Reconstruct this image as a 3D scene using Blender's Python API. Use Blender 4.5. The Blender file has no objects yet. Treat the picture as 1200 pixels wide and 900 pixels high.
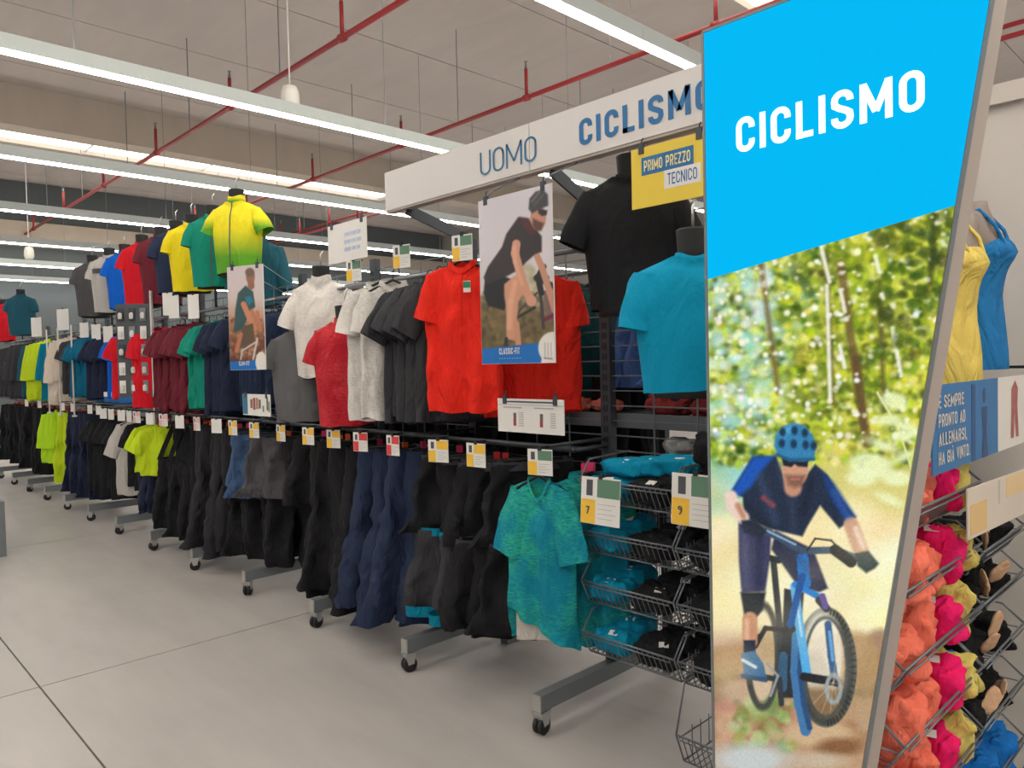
import bpy, math, random
import numpy as np
from mathutils import Matrix, Vector, noise

# ------------------------------------------------------------------ camera
SC = bpy.context.scene
COL = SC.collection
F, CX, CY, H = 874.0, 600.0, 450.0, 1.65
def _ray(px, py): return np.array([(px - CX) / F, (CY - py) / F, 1.0])
_dx = -_ray(-245, 444); _dx /= np.linalg.norm(_dx)
_dy = _ray(1505, 403); _dy -= _dx * (_dx @ _dy); _dy /= np.linalg.norm(_dy)
_dz = np.cross(_dx, _dy)
if _dz[1] < 0: _dz = -_dz
MW = np.array([_dx, _dy, _dz])
def W(px, py): return MW @ _ray(px, py)
def onY(px, py, y): d = W(px, py); return d * (y / d[1]) + np.array([0, 0, H])
def onX(px, py, x): d = W(px, py); return d * (x / d[0]) + np.array([0, 0, H])
def onZ(px, py, z): d = W(px, py); return d * ((z - H) / d[2]) + np.array([0, 0, H])

cam_data = bpy.data.cameras.new('camera')
cam_data.sensor_width = 36.0
cam_data.lens = F / 1200.0 * 36.0
cam_data.clip_start = 0.05
cam = bpy.data.objects.new('camera', cam_data)
COL.objects.link(cam)
m = Matrix.Identity(4)
for r in range(3):
    m[r][0] = MW[r][0]; m[r][1] = MW[r][1]; m[r][2] = -MW[r][2]
m[2][3] = H
cam.matrix_world = m
SC.camera = cam
SC.view_settings.view_transform = 'Standard'
SC.view_settings.look = 'None'
SC.view_settings.gamma = 1.0
SC.view_settings.exposure = 0.0
SC.view_settings.use_curve_mapping = False

LIGHT_STRENGTH = 21.0
CEILING_FILL_STRENGTH = 12.5  # for the strips added on the lamp tops to lift the ceiling
SKYLIGHT_STRENGTH = 3.0
SIGN_STRENGTH = 1.0
world = bpy.data.worlds.new('world')
SC.world = world
world.use_nodes = True
world.node_tree.nodes['Background'].inputs[0].default_value = (1.0, 0.98, 0.97, 1)
world.node_tree.nodes['Background'].inputs[1].default_value = 0.28

# ------------------------------------------------------------------ materials
def lin(c):
    c = c / 255.0
    return c / 12.92 if c <= 0.04045 else ((c + 0.055) / 1.055) ** 2.4
def rgb(r, g, b): return (lin(r), lin(g), lin(b), 1.0)
_mats = {}
def base_mat(name):
    mt = bpy.data.materials.new(name); mt.use_nodes = True
    nt = mt.node_tree
    return mt, nt, nt.nodes, nt.links, nt.nodes['Principled BSDF']
def plain(name, c, rough=0.5, metal=0.0, spec=0.5, var=0.06, scale=6.0, bump=0.0, bscale=40.0):
    if name in _mats: return _mats[name]
    mt, nt, N, L, b = base_mat(name)
    b.inputs['Roughness'].default_value = rough
    b.inputs['Metallic'].default_value = metal
    b.inputs['Specular IOR Level'].default_value = spec
    col = rgb(*c)
    tc = N.new('ShaderNodeTexCoord')
    nz = N.new('ShaderNodeTexNoise'); nz.inputs['Scale'].default_value = scale; nz.inputs['Detail'].default_value = 4
    L.new(tc.outputs['Object'], nz.inputs['Vector'])
    mx = N.new('ShaderNodeMix'); mx.data_type = 'RGBA'
    mx.inputs[6].default_value = tuple(x * (1 - var) for x in col[:3]) + (1,)
    mx.inputs[7].default_value = tuple(min(1, x * (1 + var)) for x in col[:3]) + (1,)
    L.new(nz.outputs['Fac'], mx.inputs[0]); L.new(mx.outputs[2], b.inputs['Base Color'])
    if bump > 0:
        n2 = N.new('ShaderNodeTexNoise'); n2.inputs['Scale'].default_value = bscale; n2.inputs['Detail'].default_value = 5
        L.new(tc.outputs['Object'], n2.inputs['Vector'])
        bp = N.new('ShaderNodeBump'); bp.inputs['Strength'].default_value = bump; bp.inputs['Distance'].default_value = 0.01
        L.new(n2.outputs['Fac'], bp.inputs['Height']); L.new(bp.outputs['Normal'], b.inputs['Normal'])
    _mats[name] = mt
    return mt
def fabric(name, c, rough=0.85, var=0.12, bump=0.5, bscale=22.0, spec=0.25, c2=None, lo=0.0, hi=1.0):
    """woven cloth; c2 = second colour reached at the top (generated z) between lo and hi"""
    if name in _mats: return _mats[name]
    mt, nt, N, L, b = base_mat(name)
    b.inputs['Roughness'].default_value = rough
    b.inputs['Specular IOR Level'].default_value = spec
    tc = N.new('ShaderNodeTexCoord')
    nz = N.new('ShaderNodeTexNoise'); nz.inputs['Scale'].default_value = 90; nz.inputs['Detail'].default_value = 3
    L.new(tc.outputs['Object'], nz.inputs['Vector'])
    mx = N.new('ShaderNodeMix'); mx.data_type = 'RGBA'; mx.blend_type = 'MULTIPLY'; mx.inputs[0].default_value = 1.0
    rp = N.new('ShaderNodeMapRange'); rp.inputs[3].default_value = 1 - var; rp.inputs[4].default_value = 1 + var
    L.new(nz.outputs['Fac'], rp.inputs[0])
    cc = N.new('ShaderNodeCombineColor')
    for i in range(3): L.new(rp.outputs[0], cc.inputs[i])
    L.new(cc.outputs[0], mx.inputs[7])
    if c2 is None:
        mx.inputs[6].default_value = rgb(*c)
    else:
        sp = N.new('ShaderNodeSeparateXYZ'); L.new(tc.outputs['Generated'], sp.inputs[0])
        mr = N.new('ShaderNodeMapRange'); mr.inputs[1].default_value = lo; mr.inputs[2].default_value = hi
        L.new(sp.outputs[2], mr.inputs[0])
        m2 = N.new('ShaderNodeMix'); m2.data_type = 'RGBA'
        m2.inputs[6].default_value = rgb(*c); m2.inputs[7].default_value = rgb(*c2)
        L.new(mr.outputs[0], m2.inputs[0]); L.new(m2.outputs[2], mx.inputs[6])
    L.new(mx.outputs[2], b.inputs['Base Color'])
    n2 = N.new('ShaderNodeTexNoise'); n2.inputs['Scale'].default_value = bscale; n2.inputs['Detail'].default_value = 4
    mp = N.new('ShaderNodeMapping'); mp.inputs['Scale'].default_value = (1.0, 1.0, 0.35)
    L.new(tc.outputs['Object'], mp.inputs[0]); L.new(mp.outputs[0], n2.inputs['Vector'])
    wrinkles(N, L, b, tc, n2, bump)
    _mats[name] = mt
    return mt
def wrinkles(N, L, b, tc, n2, bump):
    n3 = N.new('ShaderNodeTexNoise'); n3.inputs['Scale'].default_value = 7.0; n3.inputs['Detail'].default_value = 3; n3.inputs['Distortion'].default_value = 1.6
    m3 = N.new('ShaderNodeMapping'); m3.inputs['Scale'].default_value = (1.3, 1.3, 0.6); m3.inputs['Rotation'].default_value = (0.3, 0.5, 0.2)
    L.new(tc.outputs['Object'], m3.inputs[0]); L.new(m3.outputs[0], n3.inputs['Vector'])
    b1 = N.new('ShaderNodeBump'); b1.inputs['Strength'].default_value = min(1.0, bump * 1.7); b1.inputs['Distance'].default_value = 0.05
    L.new(n3.outputs['Fac'], b1.inputs['Height'])
    b2 = N.new('ShaderNodeBump'); b2.inputs['Strength'].default_value = bump; b2.inputs['Distance'].default_value = 0.014
    L.new(n2.outputs['Fac'], b2.inputs['Height']); L.new(b1.outputs['Normal'], b2.inputs['Normal']); L.new(b2.outputs['Normal'], b.inputs['Normal'])
def melange(name, c, c2):
    if name in _mats: return _mats[name]
    mt, nt, N, L, b = base_mat(name)
    b.inputs['Roughness'].default_value = 0.85; b.inputs['Specular IOR Level'].default_value = 0.25
    tc = N.new('ShaderNodeTexCoord'); mp = N.new('ShaderNodeMapping'); mp.inputs['Scale'].default_value = (45, 45, 260)
    nz = N.new('ShaderNodeTexNoise'); nz.inputs['Scale'].default_value = 1.0; nz.inputs['Detail'].default_value = 4
    L.new(tc.outputs['Object'], mp.inputs[0]); L.new(mp.outputs[0], nz.inputs['Vector'])
    n2 = N.new('ShaderNodeTexNoise'); n2.inputs['Scale'].default_value = 5.0
    L.new(tc.outputs['Object'], n2.inputs['Vector'])
    ml = N.new('ShaderNodeMath'); ml.operation = 'MULTIPLY'; L.new(nz.outputs['Fac'], ml.inputs[0]); L.new(n2.outputs['Fac'], ml.inputs[1])
    mr = N.new('ShaderNodeMapRange'); mr.inputs[1].default_value = 0.2; mr.inputs[2].default_value = 0.38
    L.new(ml.outputs[0], mr.inputs[0])
    mx = N.new('ShaderNodeMix'); mx.data_type = 'RGBA'
    mx.inputs[6].default_value = rgb(*c); mx.inputs[7].default_value = rgb(*c2)
    L.new(mr.outputs[0], mx.inputs[0]); L.new(mx.outputs[2], b.inputs['Base Color'])
    n4 = N.new('ShaderNodeTexNoise'); n4.inputs['Scale'].default_value = 22; L.new(tc.outputs['Object'], n4.inputs['Vector'])
    wrinkles(N, L, b, tc, n4, 0.3)
    _mats[name] = mt
    return mt
def emitter(name, c, strength):
    if name in _mats: return _mats[name]
    mt, nt, N, L, b = base_mat(name)
    b.inputs['Base Color'].default_value = rgb(*c)
    b.inputs['Emission Color'].default_value = rgb(*c)
    b.inputs['Emission Strength'].default_value = strength
    _mats[name] = mt
    return mt
def vcol_mat(name, emit=0.0, rough=0.45):
    """flat print: colour attribute painted below, backlit if emit > 0"""
    mt, nt, N, L, b = base_mat(name)
    at = N.new('ShaderNodeVertexColor'); at.layer_name = 'print'
    b.inputs['Roughness'].default_value = rough
    if emit > 0:
        b.inputs['Base Color'].default_value = (0.01, 0.01, 0.01, 1); b.inputs['Specular IOR Level'].default_value = 0.05
        L.new(at.outputs[0], b.inputs['Emission Color']); b.inputs['Emission Strength'].default_value = emit
    else:
        L.new(at.outputs[0], b.inputs['Base Color'])
    return mt
def concrete(name, c, rough, spec, streak=0.1, sc=(0.5, 2.0, 1.0)):
    mt, nt, N, L, b = base_mat(name)
    b.inputs['Roughness'].default_value = rough; b.inputs['Specular IOR Level'].default_value = spec
    tc = N.new('ShaderNodeTexCoord'); mp = N.new('ShaderNodeMapping'); mp.inputs['Scale'].default_value = sc
    L.new(tc.outputs['Object'], mp.inputs[0])
    nz = N.new('ShaderNodeTexNoise'); nz.inputs['Scale'].default_value = 1.3; nz.inputs['Detail'].default_value = 7; nz.inputs['Roughness'].default_value = 0.6
    L.new(mp.outputs[0], nz.inputs['Vector'])
    mx = N.new('ShaderNodeMix'); mx.data_type = 'RGBA'; col = rgb(*c)
    mr = N.new('ShaderNodeMapRange'); mr.inputs[1].default_value = 0.3; mr.inputs[2].default_value = 0.7
    L.new(nz.outputs['Fac'], mr.inputs[0]); L.new(mr.outputs[0], mx.inputs[0])
    mx.inputs[6].default_value = tuple(x * (1 - streak) for x in col[:3]) + (1,)
    mx.inputs[7].default_value = tuple(x * (1 + streak) for x in col[:3]) + (1,)
    L.new(mx.outputs[2], b.inputs['Base Color'])
    n2 = N.new('ShaderNodeTexNoise'); n2.inputs['Scale'].default_value = 3; n2.inputs['Detail'].default_value = 5
    L.new(tc.outputs['Object'], n2.inputs['Vector'])
    m3 = N.new('ShaderNodeMapRange'); m3.inputs[3].default_value = rough - 0.08; m3.inputs[4].default_value = rough + 0.12
    L.new(n2.outputs['Fac'], m3.inputs[0]); L.new(m3.outputs[0], b.inputs['Roughness'])
    return mt

M = dict(
    steel=plain('grey_steel', (120, 126, 130), 0.45, 0.3),
    dark_steel=plain('dark_steel', (66, 70, 76), 0.45, 0.35),
    wire=plain('dark_wire', (112, 116, 122), 0.35, 0.4),
    chrome=plain('caster_metal', (190, 190, 188), 0.3, 0.8),
    rubber=plain('black_rubber', (22, 22, 24), 0.6),
    black=plain('mannequin_black', (30, 30, 32), 0.6, bump=0.1),
    white=plain('white_board', (214, 208, 205), 0.5, var=0.02),
    card=plain('white_card', (224, 220, 216), 0.5, var=0.02),
    alu=plain('light_housing', (196, 204, 206), 0.35, 0.1, var=0.02),
    red=plain('sprinkler_red', (150, 34, 38), 0.45),
    yellow=plain('sign_yellow', (226, 196, 62), 0.5, var=0.02),
    tagyellow=plain('card_yellow', (238, 188, 60), 0.5, var=0.02),
    tagred=plain('card_red', (214, 62, 66), 0.5, var=0.02),
    tagpink=plain('card_pink', (226, 168, 172), 0.5, var=0.02),
    taggreen=plain('card_green', (92, 128, 104), 0.5, var=0.02),
    taggrey=plain('print_grey', (168, 168, 170), 0.5, var=0.02),
    tagdark=plain('print_dark', (74, 76, 82), 0.5, var=0.02),
    blue=plain('print_blue', (18, 104, 176), 0.5, var=0.02),
    blue2=plain('letter_blue', (24, 104, 160), 0.5, var=0.02),
    blue3=plain('letter_thin_blue', (44, 108, 148), 0.5, var=0.02),
    beige=plain('sign_side_grey', (176, 164, 158), 0.5, var=0.02),
    orange=plain('marker_orange', (232, 96, 40), 0.5),
    mred=plain('marker_red', (196, 40, 48), 0.5),
    pink=plain('marker_pink', (226, 48, 100), 0.5),
    green=plain('marker_green', (40, 130, 90), 0.5),
    skin=plain('mannequin_taupe', (134, 120, 112), 0.55),
)

# ------------------------------------------------------------------ mesh helpers
class MB:
    def __init__(s): s.v = []; s.f = []; s.mi = []; s.cur = 0
    def quad(s, *idx): s.f.append(idx); s.mi.append(s.cur)
    def add(s, vs, fs):
        o = len(s.v); s.v += [tuple(p) for p in vs]
        for f in fs: s.f.append(tuple(o + i for i in f)); s.mi.append(s.cur)
        return s
    def box(s, x0, x1, y0, y1, z0, z1):
        return s.add([(x, y, z) for z in (z0, z1) for y in (y0, y1) for x in (x0, x1)],
                     [(0, 2, 3, 1), (4, 5, 7, 6), (0, 1, 5, 4), (2, 6, 7, 3), (0, 4, 6, 2), (1, 3, 7, 5)])
    def bar(s, a, b, w, h=None, up=(0, 0, 1)):
        """box-section bar from a to b"""
        h = h or w
        a = Vector(a); b = Vector(b); d = (b - a).normalized(); u = Vector(up)
        if abs(d.dot(u)) > 0.99: u = Vector((0, 1, 0))
        r = d.cross(u).normalized(); u = r.cross(d).normalized()
        vs = []
        for p in (a, b):
            for (i, j) in ((-1, -1), (1, -1), (1, 1), (-1, 1)): vs.append(p + r * (i * w / 2) + u * (j * h / 2))
        return s.add(vs, [(0, 3, 2, 1), (4, 5, 6, 7), (0, 1, 5, 4), (1, 2, 6, 5), (2, 3, 7, 6), (3, 0, 4, 7)])
    def tube(s, pts, r, n=6, cap=True):
        pts = [Vector(p) for p in pts]; o = len(s.v); rr = r if isinstance(r, (list, tuple)) else [r] * len(pts)
        up = None
        for k, p in enumerate(pts):
            d = (pts[min(k + 1, len(pts) - 1)] - pts[max(k - 1, 0)]).normalized()
            if up is None: up = Vector((0, 0, 1)) if abs(d.z) < 0.9 else Vector((0, 1, 0))
            a = d.cross(up).normalized(); bb = a.cross(d).normalized(); up = bb
            for i in range(n):
                t = 2 * math.pi * i / n
                s.v.append(tuple(p + (a * math.cos(t) + bb * math.sin(t)) * rr[k]))
        for k in range(len(pts) - 1):
            for i in range(n):
                j = (i + 1) % n
                s.f.append((o + k * n + i, o + k * n + j, o + (k + 1) * n + j, o + (k + 1) * n + i)); s.mi.append(s.cur)
        if cap:
            s.f.append(tuple(o + i for i in reversed(range(n)))); s.mi.append(s.cur)
            q = o + (len(pts) - 1) * n; s.f.append(tuple(q + i for i in range(n))); s.mi.append(s.cur)
        return s
    def lathe(s, prof, n=16, axis='z', c=(0, 0, 0), sy=1.0):
        o = len(s.v)
        for (r, h) in prof:
            for i in range(n):
                t = 2 * math.pi * i / n; a, b = r * math.cos(t), r * math.sin(t) * sy
                p = (a, b, h) if axis == 'z' else ((h, a, b) if axis == 'x' else (a, h, b))
                s.v.append((p[0] + c[0], p[1] + c[1], p[2] + c[2]))
        for k in range(len(prof) - 1):
            for i in range(n):
                j = (i + 1) % n
                s.f.append((o + k * n + i, o + k * n + j, o + (k + 1) * n + j, o + (k + 1) * n + i)); s.mi.append(s.cur)
        s.f.append(tuple(o + i for i in reversed(range(n)))); s.mi.append(s.cur)
        q = o + (len(prof) - 1) * n; s.f.append(tuple(q + i for i in range(n))); s.mi.append(s.cur)
        return s
    def grid(s, P, nu, nv, closed=True):
        """P[k][i]: nv rings of nu points"""
        o = len(s.v)
        for ring in P: s.v += [tuple(p) for p in ring]
        for k in range(nv - 1):
            for i in range(nu if closed else nu - 1):
                j = (i + 1) % nu
                s.f.append((o + k * nu + i, o + k * nu + j, o + (k + 1) * nu + j, o + (k + 1) * nu + i)); s.mi.append(s.cur)
        return s
    def mesh(s, name, mats, smooth=False):
        me = bpy.data.meshes.new(name)
        me.from_pydata(s.v, [], s.f)
        if not isinstance(mats, (list, tuple)): mats = [mats]
        for mt in mats: me.materials.append(mt)
        if len(mats) > 1: me.polygons.foreach_set('material_index', s.mi)
        if smooth: me.polygons.foreach_set('use_smooth', [True] * len(me.polygons))
        me.update()
        return me
def obj(name, me, parent=None, loc=(0, 0, 0), rot=(0, 0, 0)):
    o = bpy.data.objects.new(name, me); COL.objects.link(o)
    o.location = loc; o.rotation_euler = rot
    if parent is not None: o.parent = parent
    return o
def tag(o, label=None, cat=None, group=None, kind=None):
    if label: o['label'] = label
    if cat: o['category'] = cat
    if group: o['group'] = group
    if kind: o['kind'] = kind
    return o
def thing(name, label, cat, loc=(0, 0, 0), rz=0.0, group=None):
    o = bpy.data.objects.new(name, None); COL.objects.link(o)
    o.empty_display_size = 0.05
    o.location = loc; o.rotation_euler = (0, 0, rz)
    return tag(o, label, cat, group)
def put(name, label, cat, parts, loc, rz=0.0, group=None):
    t = thing(name, label, cat, loc, rz, group)
    for (pn, me, *sub) in parts:
        p = obj(pn, me, t)
        for (sn, sm) in (sub[0] if sub else []): obj(sn, sm, p)
    return t
def _arc(cx, cy, rx, ry, a0, a1, n=9):
    return [(cx + rx * math.cos(math.radians(a0 + (a1 - a0) * i / n)), cy + ry * math.sin(math.radians(a0 + (a1 - a0) * i / n))) for i in range(n + 1)]
def glyph(ch, t):
    """narrow grotesque capitals as stroke centre lines; cell height 1, stroke t"""
    h = t / 2; acc = None
    if ch in 'ÀÈ': acc = ch; ch = {'À': 'A', 'È': 'E'}[ch]
    w = {'I': t, 'M': .74, '.': t, ',': t, '-': .34, ' ': .30, 'E': .46, 'L': .44, 'F': .44, 'T': .50, 'N': .58, 'A': .60, 'V': .60, '7': .48, '9': .5}.get(ch, .54)
    l, r, b, p = h, w - h, h, 1 - h; q = (w - t) / 2; m = .5
    O = _arc(w / 2, p - q, q, q, 0, 180) + _arc(w / 2, b + q, q, q, 180, 360)
    S = {'O': [O + O[:2]], 'C': [[(r, .66)] + _arc(w / 2, p - q, q, q, 0, 180) + _arc(w / 2, b + q, q, q, 180, 360) + [(r, .34)]],
         'G': [[(r, .68)] + _arc(w / 2, p - q, q, q, 0, 180) + _arc(w / 2, b + q, q, q, 180, 360) + [(r, .46), (w / 2, .46)]],
         'U': [[(l, 1)] + _arc(w / 2, b + q, q, q, 180, 360) + [(r, 1)]], 'I': [[(h, 0), (h, 1)]], 'L': [[(l, 1), (l, 0)], [(0, b), (w, b)]],
         'M': [[(l, 0), (l, 1)], [(r, 0), (r, 1)], [(l, .97), (w / 2, .24)], [(w / 2, .24), (r, .97)]], 'N': [[(l, 0), (l, 1)], [(r, 0), (r, 1)], [(l, .97), (r, .03)]],
         'S': [[(r, .70)] + _arc(w / 2, p - q * .95, q, q * .95, 0, 180) + [(l + .01, .62), (l + q * .6, .54), (r - q * .6, .46), (r - .01, .38)] + _arc(w / 2, b + q * .95, q, q * .95, 0, -180) + [(l, .30)]],
         'P': [[(l, 0), (l, 1)], [(l, p), (r - .14, p)] + _arc(r - .14, (p + .42) / 2, .14, (p - .42) / 2, 90, -90) + [(l, .42)]],
         'R': [[(l, 0), (l, 1)], [(l, p), (r - .14, p)] + _arc(r - .14, (p + .46) / 2, .14, (p - .46) / 2, 90, -90) + [(l, .46)], [(w * .5, .46), (r + .01, 0)]],
         'E': [[(l, 0), (l, 1)], [(0, p), (w, p)], [(0, m), (w * .92, m)], [(0, b), (w, b)]], 'F': [[(l, 0), (l, 1)], [(0, p), (w, p)], [(0, m), (w * .9, m)]],
         'T': [[(w / 2, 0), (w / 2, 1)], [(0, p), (w, p)]], 'Z': [[(0, p), (w, p)], [(r, p), (l, b)], [(0, b), (w, b)]], 'H': [[(l, 0), (l, 1)], [(r, 0), (r, 1)], [(l, m), (r, m)]],
         'A': [[(l, 0), (w / 2, .98)], [(w / 2, .98), (r, 0)], [(w * .22, .30), (w * .78, .30)]], 'V': [[(l, 1), (w / 2, .02)], [(w / 2, .02), (r, 1)]],
         'D': [[(l, 0), (l, 1)], [(l, p), (r - .2, p)] + _arc(r - .2, .5, .2, p - .5, 90, -90) + [(l, b)]], '.': [[(h, 0), (h, t)]], ',': [[(h, t), (h * .6, -.12)]], '-': [[(0, .45), (w, .45)]],
         '7': [[(0, p), (w, p)], [(r, p), (w * .35, 0)]], '9': [_arc(w / 2, p - q, q, q, 0, 360), [(r, p - q), (r, .4), (w * .4, 0)]]}.get(ch, [])
    if acc: S = S + [[(w * .30, 1.22), (w * .58, 1.09)]]
    return w, S
def text_mesh(body, width, height, mat, weight=.16, name='lettering', gap=None):
    """letters in the local x-z plane facing -y; left edge and baseline at the origin, capitals height high"""
    mb = MB(); x = 0.0; g = weight * .62 + .04 if gap is None else gap
    for ch in body:
        w, S = glyph(ch, weight)
        for pl in S:
            n = len(pl); L = []
            for i in range(n):
                a = Vector(pl[max(i - 1, 0)]); c_ = Vector(pl[i]); d_ = Vector(pl[min(i + 1, n - 1)])
                t1 = (c_ - a).normalized() if i > 0 else (d_ - c_).normalized(); t2 = (d_ - c_).normalized() if i < n - 1 else t1
                tt = (t1 + t2).normalized() if (t1 + t2).length > 1e-6 else t1
                nn = Vector((-tt.y, tt.x)) * (weight / 2 / max(.5, tt.dot(t1)))
                L.append([(x + c_.x + nn.x, 0, c_.y + nn.y), (x + c_.x - nn.x, 0, c_.y - nn.y)])
            mb.grid(L, 2, n, False)
        x += w + g
    sx = width / max(1e-6, x - g)
    mb.v = [(p[0] * sx, p[1], p[2] * height) for p in mb.v]
    return mb.mesh(name, mat)
def flat(mb, x0, x1, z0, z1, y):
    return mb.add([(x0, y, z0), (x1, y, z0), (x1, y, z1), (x0, y, z1)], [(0, 1, 2, 3)])

# ------------------------------------------------------------------ the setting
CEIL = 7.0
floor_mat = concrete('polished_concrete', (166, 160, 157), 0.42, 0.4, 0.12)
joint_mat = plain('joint_dark', (96, 86, 78), 0.9)
fl = obj('floor', MB().box(-26, 9, -9, 20, -0.12, -0.012).mesh('floor', joint_mat)); tag(fl, kind='structure')
xs = [9] + [x for x in np.arange(6.96, -25, -3.833)] + [-26]
xs = [9.0, 6.96, 3.127, -0.706, -4.54, -8.373, -12.206, -16.04, -19.87, -23.7, -26.0]
ys = [-9.0, -6.786, -2.953, 0.88, 4.713, 8.546, 12.38, 16.21, 20.0]
for i in range(len(xs) - 1):
    for j in range(len(ys) - 1):
        g = 0.0045
        obj('slab', MB().box(xs[i + 1] + g, xs[i] - g, ys[j] + g, ys[j + 1] - g, -0.11, 0.0).mesh('slab', floor_mat), fl)
ceil_mat = concrete('ceiling_concrete', (186, 176, 169), 0.85, 0.2, 0.05)
cl = obj('ceiling', MB().box(-26, 9, -9, 20, CEIL + 0.2, CEIL + 0.3).mesh('ceiling', ceil_mat)); tag(cl, kind='structure')
SKY = [(-20.5, -17.2), (-5.75, -3.4), (1.5, 5.0)]       # skylight strips in x; they end at y = 14
edges = [-26, -23.6, -20.5, -17.2, -15.2, -12.8, -10.4, -8.0, -5.75, -3.4, -1.0, 1.5, 5.0, 7.0, 9.0]
for a, b in zip(edges[:-1], edges[1:]):
    if any(abs(a - s[0]) < 0.01 for s in SKY):
        obj('panel', MB().box(a, b, 14.0, 20, CEIL, CEIL + 0.19).mesh('ceiling_panel', ceil_mat), cl)
    else:
        obj('panel', MB().box(a + 0.012, b - 0.012, -9, 20, CEIL, CEIL + 0.19).mesh('ceiling_panel', ceil_mat), cl)
sky_mat = emitter('skylight_glow', (255, 250, 232), SKYLIGHT_STRENGTH)
for k, (a, b) in enumerate(SKY):
    w = obj('window_%d' % (k + 1), MB().box(a, b, -9, 14, CEIL + 0.10, CEIL + 0.14).mesh('skylight_pane', sky_mat)); tag(w, kind='structure')
    fm = MB()
    for y in np.arange(-8.9, 14.1, 2.86): fm.box(a, b, y - 0.02, y + 0.02, CEIL + 0.06, CEIL + 0.10)
    obj('glazing_bar', fm.mesh('glazing_bar', M['alu']), w)
beam_mat = concrete('beam_concrete', (184, 172, 158), 0.85, 0.2, 0.05)
for k, x in enumerate((-16.3, -4.0 + 12.0)):
    tag(obj('trim_%d' % (k + 1), MB().box(x - 0.5, x, -9, 20, CEIL - 0.76, CEIL - 0.001).mesh('ceiling_beam', beam_mat)), kind='structure')
wall_mat = plain('far_wall_grey', (92, 98, 100), 0.85, var=0.05, scale=0.6)
wf = obj('wall_far', MB().box(-24.7, -24.5, -9, 20, 0.0, CEIL).mesh('wall_far', wall_mat)); tag(wf, kind='structure')
tag(obj('trim_3', MB().box(-24.49, -24.2, -9, 20, 5.2, 5.85).mesh('wall_band', beam_mat)), kind='structure')
wb = obj('wall_back', MB().box(-26, 9, 19.8, 20, 0, CEIL).mesh('wall_back', plain('back_wall', (150, 146, 142), 0.85, var=0.03))); tag(wb, kind='structure')
WY = 3.62
pm = plain('partition_grey', (204, 196, 190), 0.6, var=0.02)
wr = obj('wall_right', MB().box(-1.2, 4.0, WY, WY + 0.1, 0.0, 1.575).box(-1.2, 4.0, WY, WY + 0.1, 1.587, 2.66).mesh('wall_right', pm)); tag(wr, kind='structure')
obj('wall_cap', MB().box(-1.2, 4.0, WY - 0.03, WY + 0.13, 2.66, 2.74).mesh('wall_cap', plain('partition_cap', (200, 190, 182), 0.6, var=0.02)), wr)
obj('wall_groove', MB().box(-1.2, 4.0, WY + 0.01, WY + 0.1, 1.575, 1.587).mesh('wall_groove', M['rubber']), wr)

# ------------------------------------------------------------------ ceiling fittings
tube_mat = emitter('tube_light', (255, 253, 250), LIGHT_STRENGTH)
fill_mat = emitter('added_ceiling_fill', (255, 252, 248), CEILING_FILL_STRENGTH)
fill_strip_me = MB().box(-0.034, 0.034, -8.5, 19.0, 0.1002, 0.1012).mesh('added_fill_strip', fill_mat)  # glowing strip added on each housing top to brighten the ceiling
hous = MB().box(-0.045, 0.045, -8.5, 19.0, 0.0, 0.10).box(-0.045, -0.040, -8.5, 19.0, 0.10, 0.125).box(0.040, 0.045, -8.5, 19.0, 0.10, 0.125)
for y in np.arange(-7.0, 18, 2.4): hous.box(-0.047, 0.047, y - 0.004, y + 0.004, 0.0, 0.101)
hous_me = hous.mesh('housing', M['alu'])
diff_me = MB().box(-0.034, 0.034, -8.5, 19.0, -0.022, 0.0).mesh('diffuser', tube_mat)
wires_me = MB().tube([(0, 0, 0.1), (0, 0, 2.79)], 0.004, 4).mesh('suspension_wire', M['steel'])
LX = [-3.62 - 3.4 * k for k in range(-3, 7)]
for k, x in enumerate(LX):
    lab = {3: 'long white linear lamp passing over the white UOMO fascia',
           4: 'long linear lamp crossing in front of the white pendant globe',
           5: 'long linear lamp just under the nearest ceiling beam and skylight',
           6: 'long linear lamp level with the yellow-green mannequin jersey',
           7: 'long linear lamp between the skylight and the dark far wall',
           8: 'second linear lamp from the dark far wall',
           9: 'linear lamp nearest the dark far wall'}.get(k, 'long linear ceiling lamp above the open aisle')
    t = put('linear_lamp', lab, 'ceiling lamp', [('housing', hous_me, [('diffuser', diff_me), ('added_fill_strip', fill_strip_me)])], (x, 0, 4.2), 0, 'linear ceiling lamps')
    for y in np.arange(-7.5, 13.8, 3.1): obj('suspension_wire', wires_me, t, (0, y, 0))
PZ = 5.5
def pipe(y, z, x0, x1, r, lab):
    t = thing('sprinkler_pipe', lab, 'pipe', (0, 0, 0), 0, 'red sprinkler pipes')
    obj('pipe_run', MB().tube([(x0, y, z), (x1, y, z)], r, 8).mesh('pipe_run', M['red'], True), t)
    x = x0 + 1.2; k = 0
    hm = {}
    while x < x1:
        if k % 2 == 0:
            rm = MB().tube([(x, y, z), (x, y, z + 0.42)], r * 0.75, 7)
            rs = obj('riser', rm.mesh('riser', M['red'], True), t)
            obj('sprinkler_head', MB().lathe([(0.012, z + 0.42), (0.022, z + 0.44), (0.012, z + 0.5), (0.03, z + 0.52), (0.005, z + 0.53)], 8, c=(x, y, 0)).mesh('sprinkler_head', M['steel']), rs)
            obj('coupling', MB().tube([(x - 0.05, y, z), (x + 0.05, y, z)], r * 1.5, 8).mesh('coupling', M['red'], True), t)
        else:
            obj('hanger_rod', MB().tube([(x, y, z), (x, y, CEIL)], 0.008, 4).mesh('hanger_rod', M['steel']), t)
        k += 1; x += 1.55
pipe(4.80, PZ, -24.4, 8, 0.034, 'red sprinkler pipe running past the white pendant globe')
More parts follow.
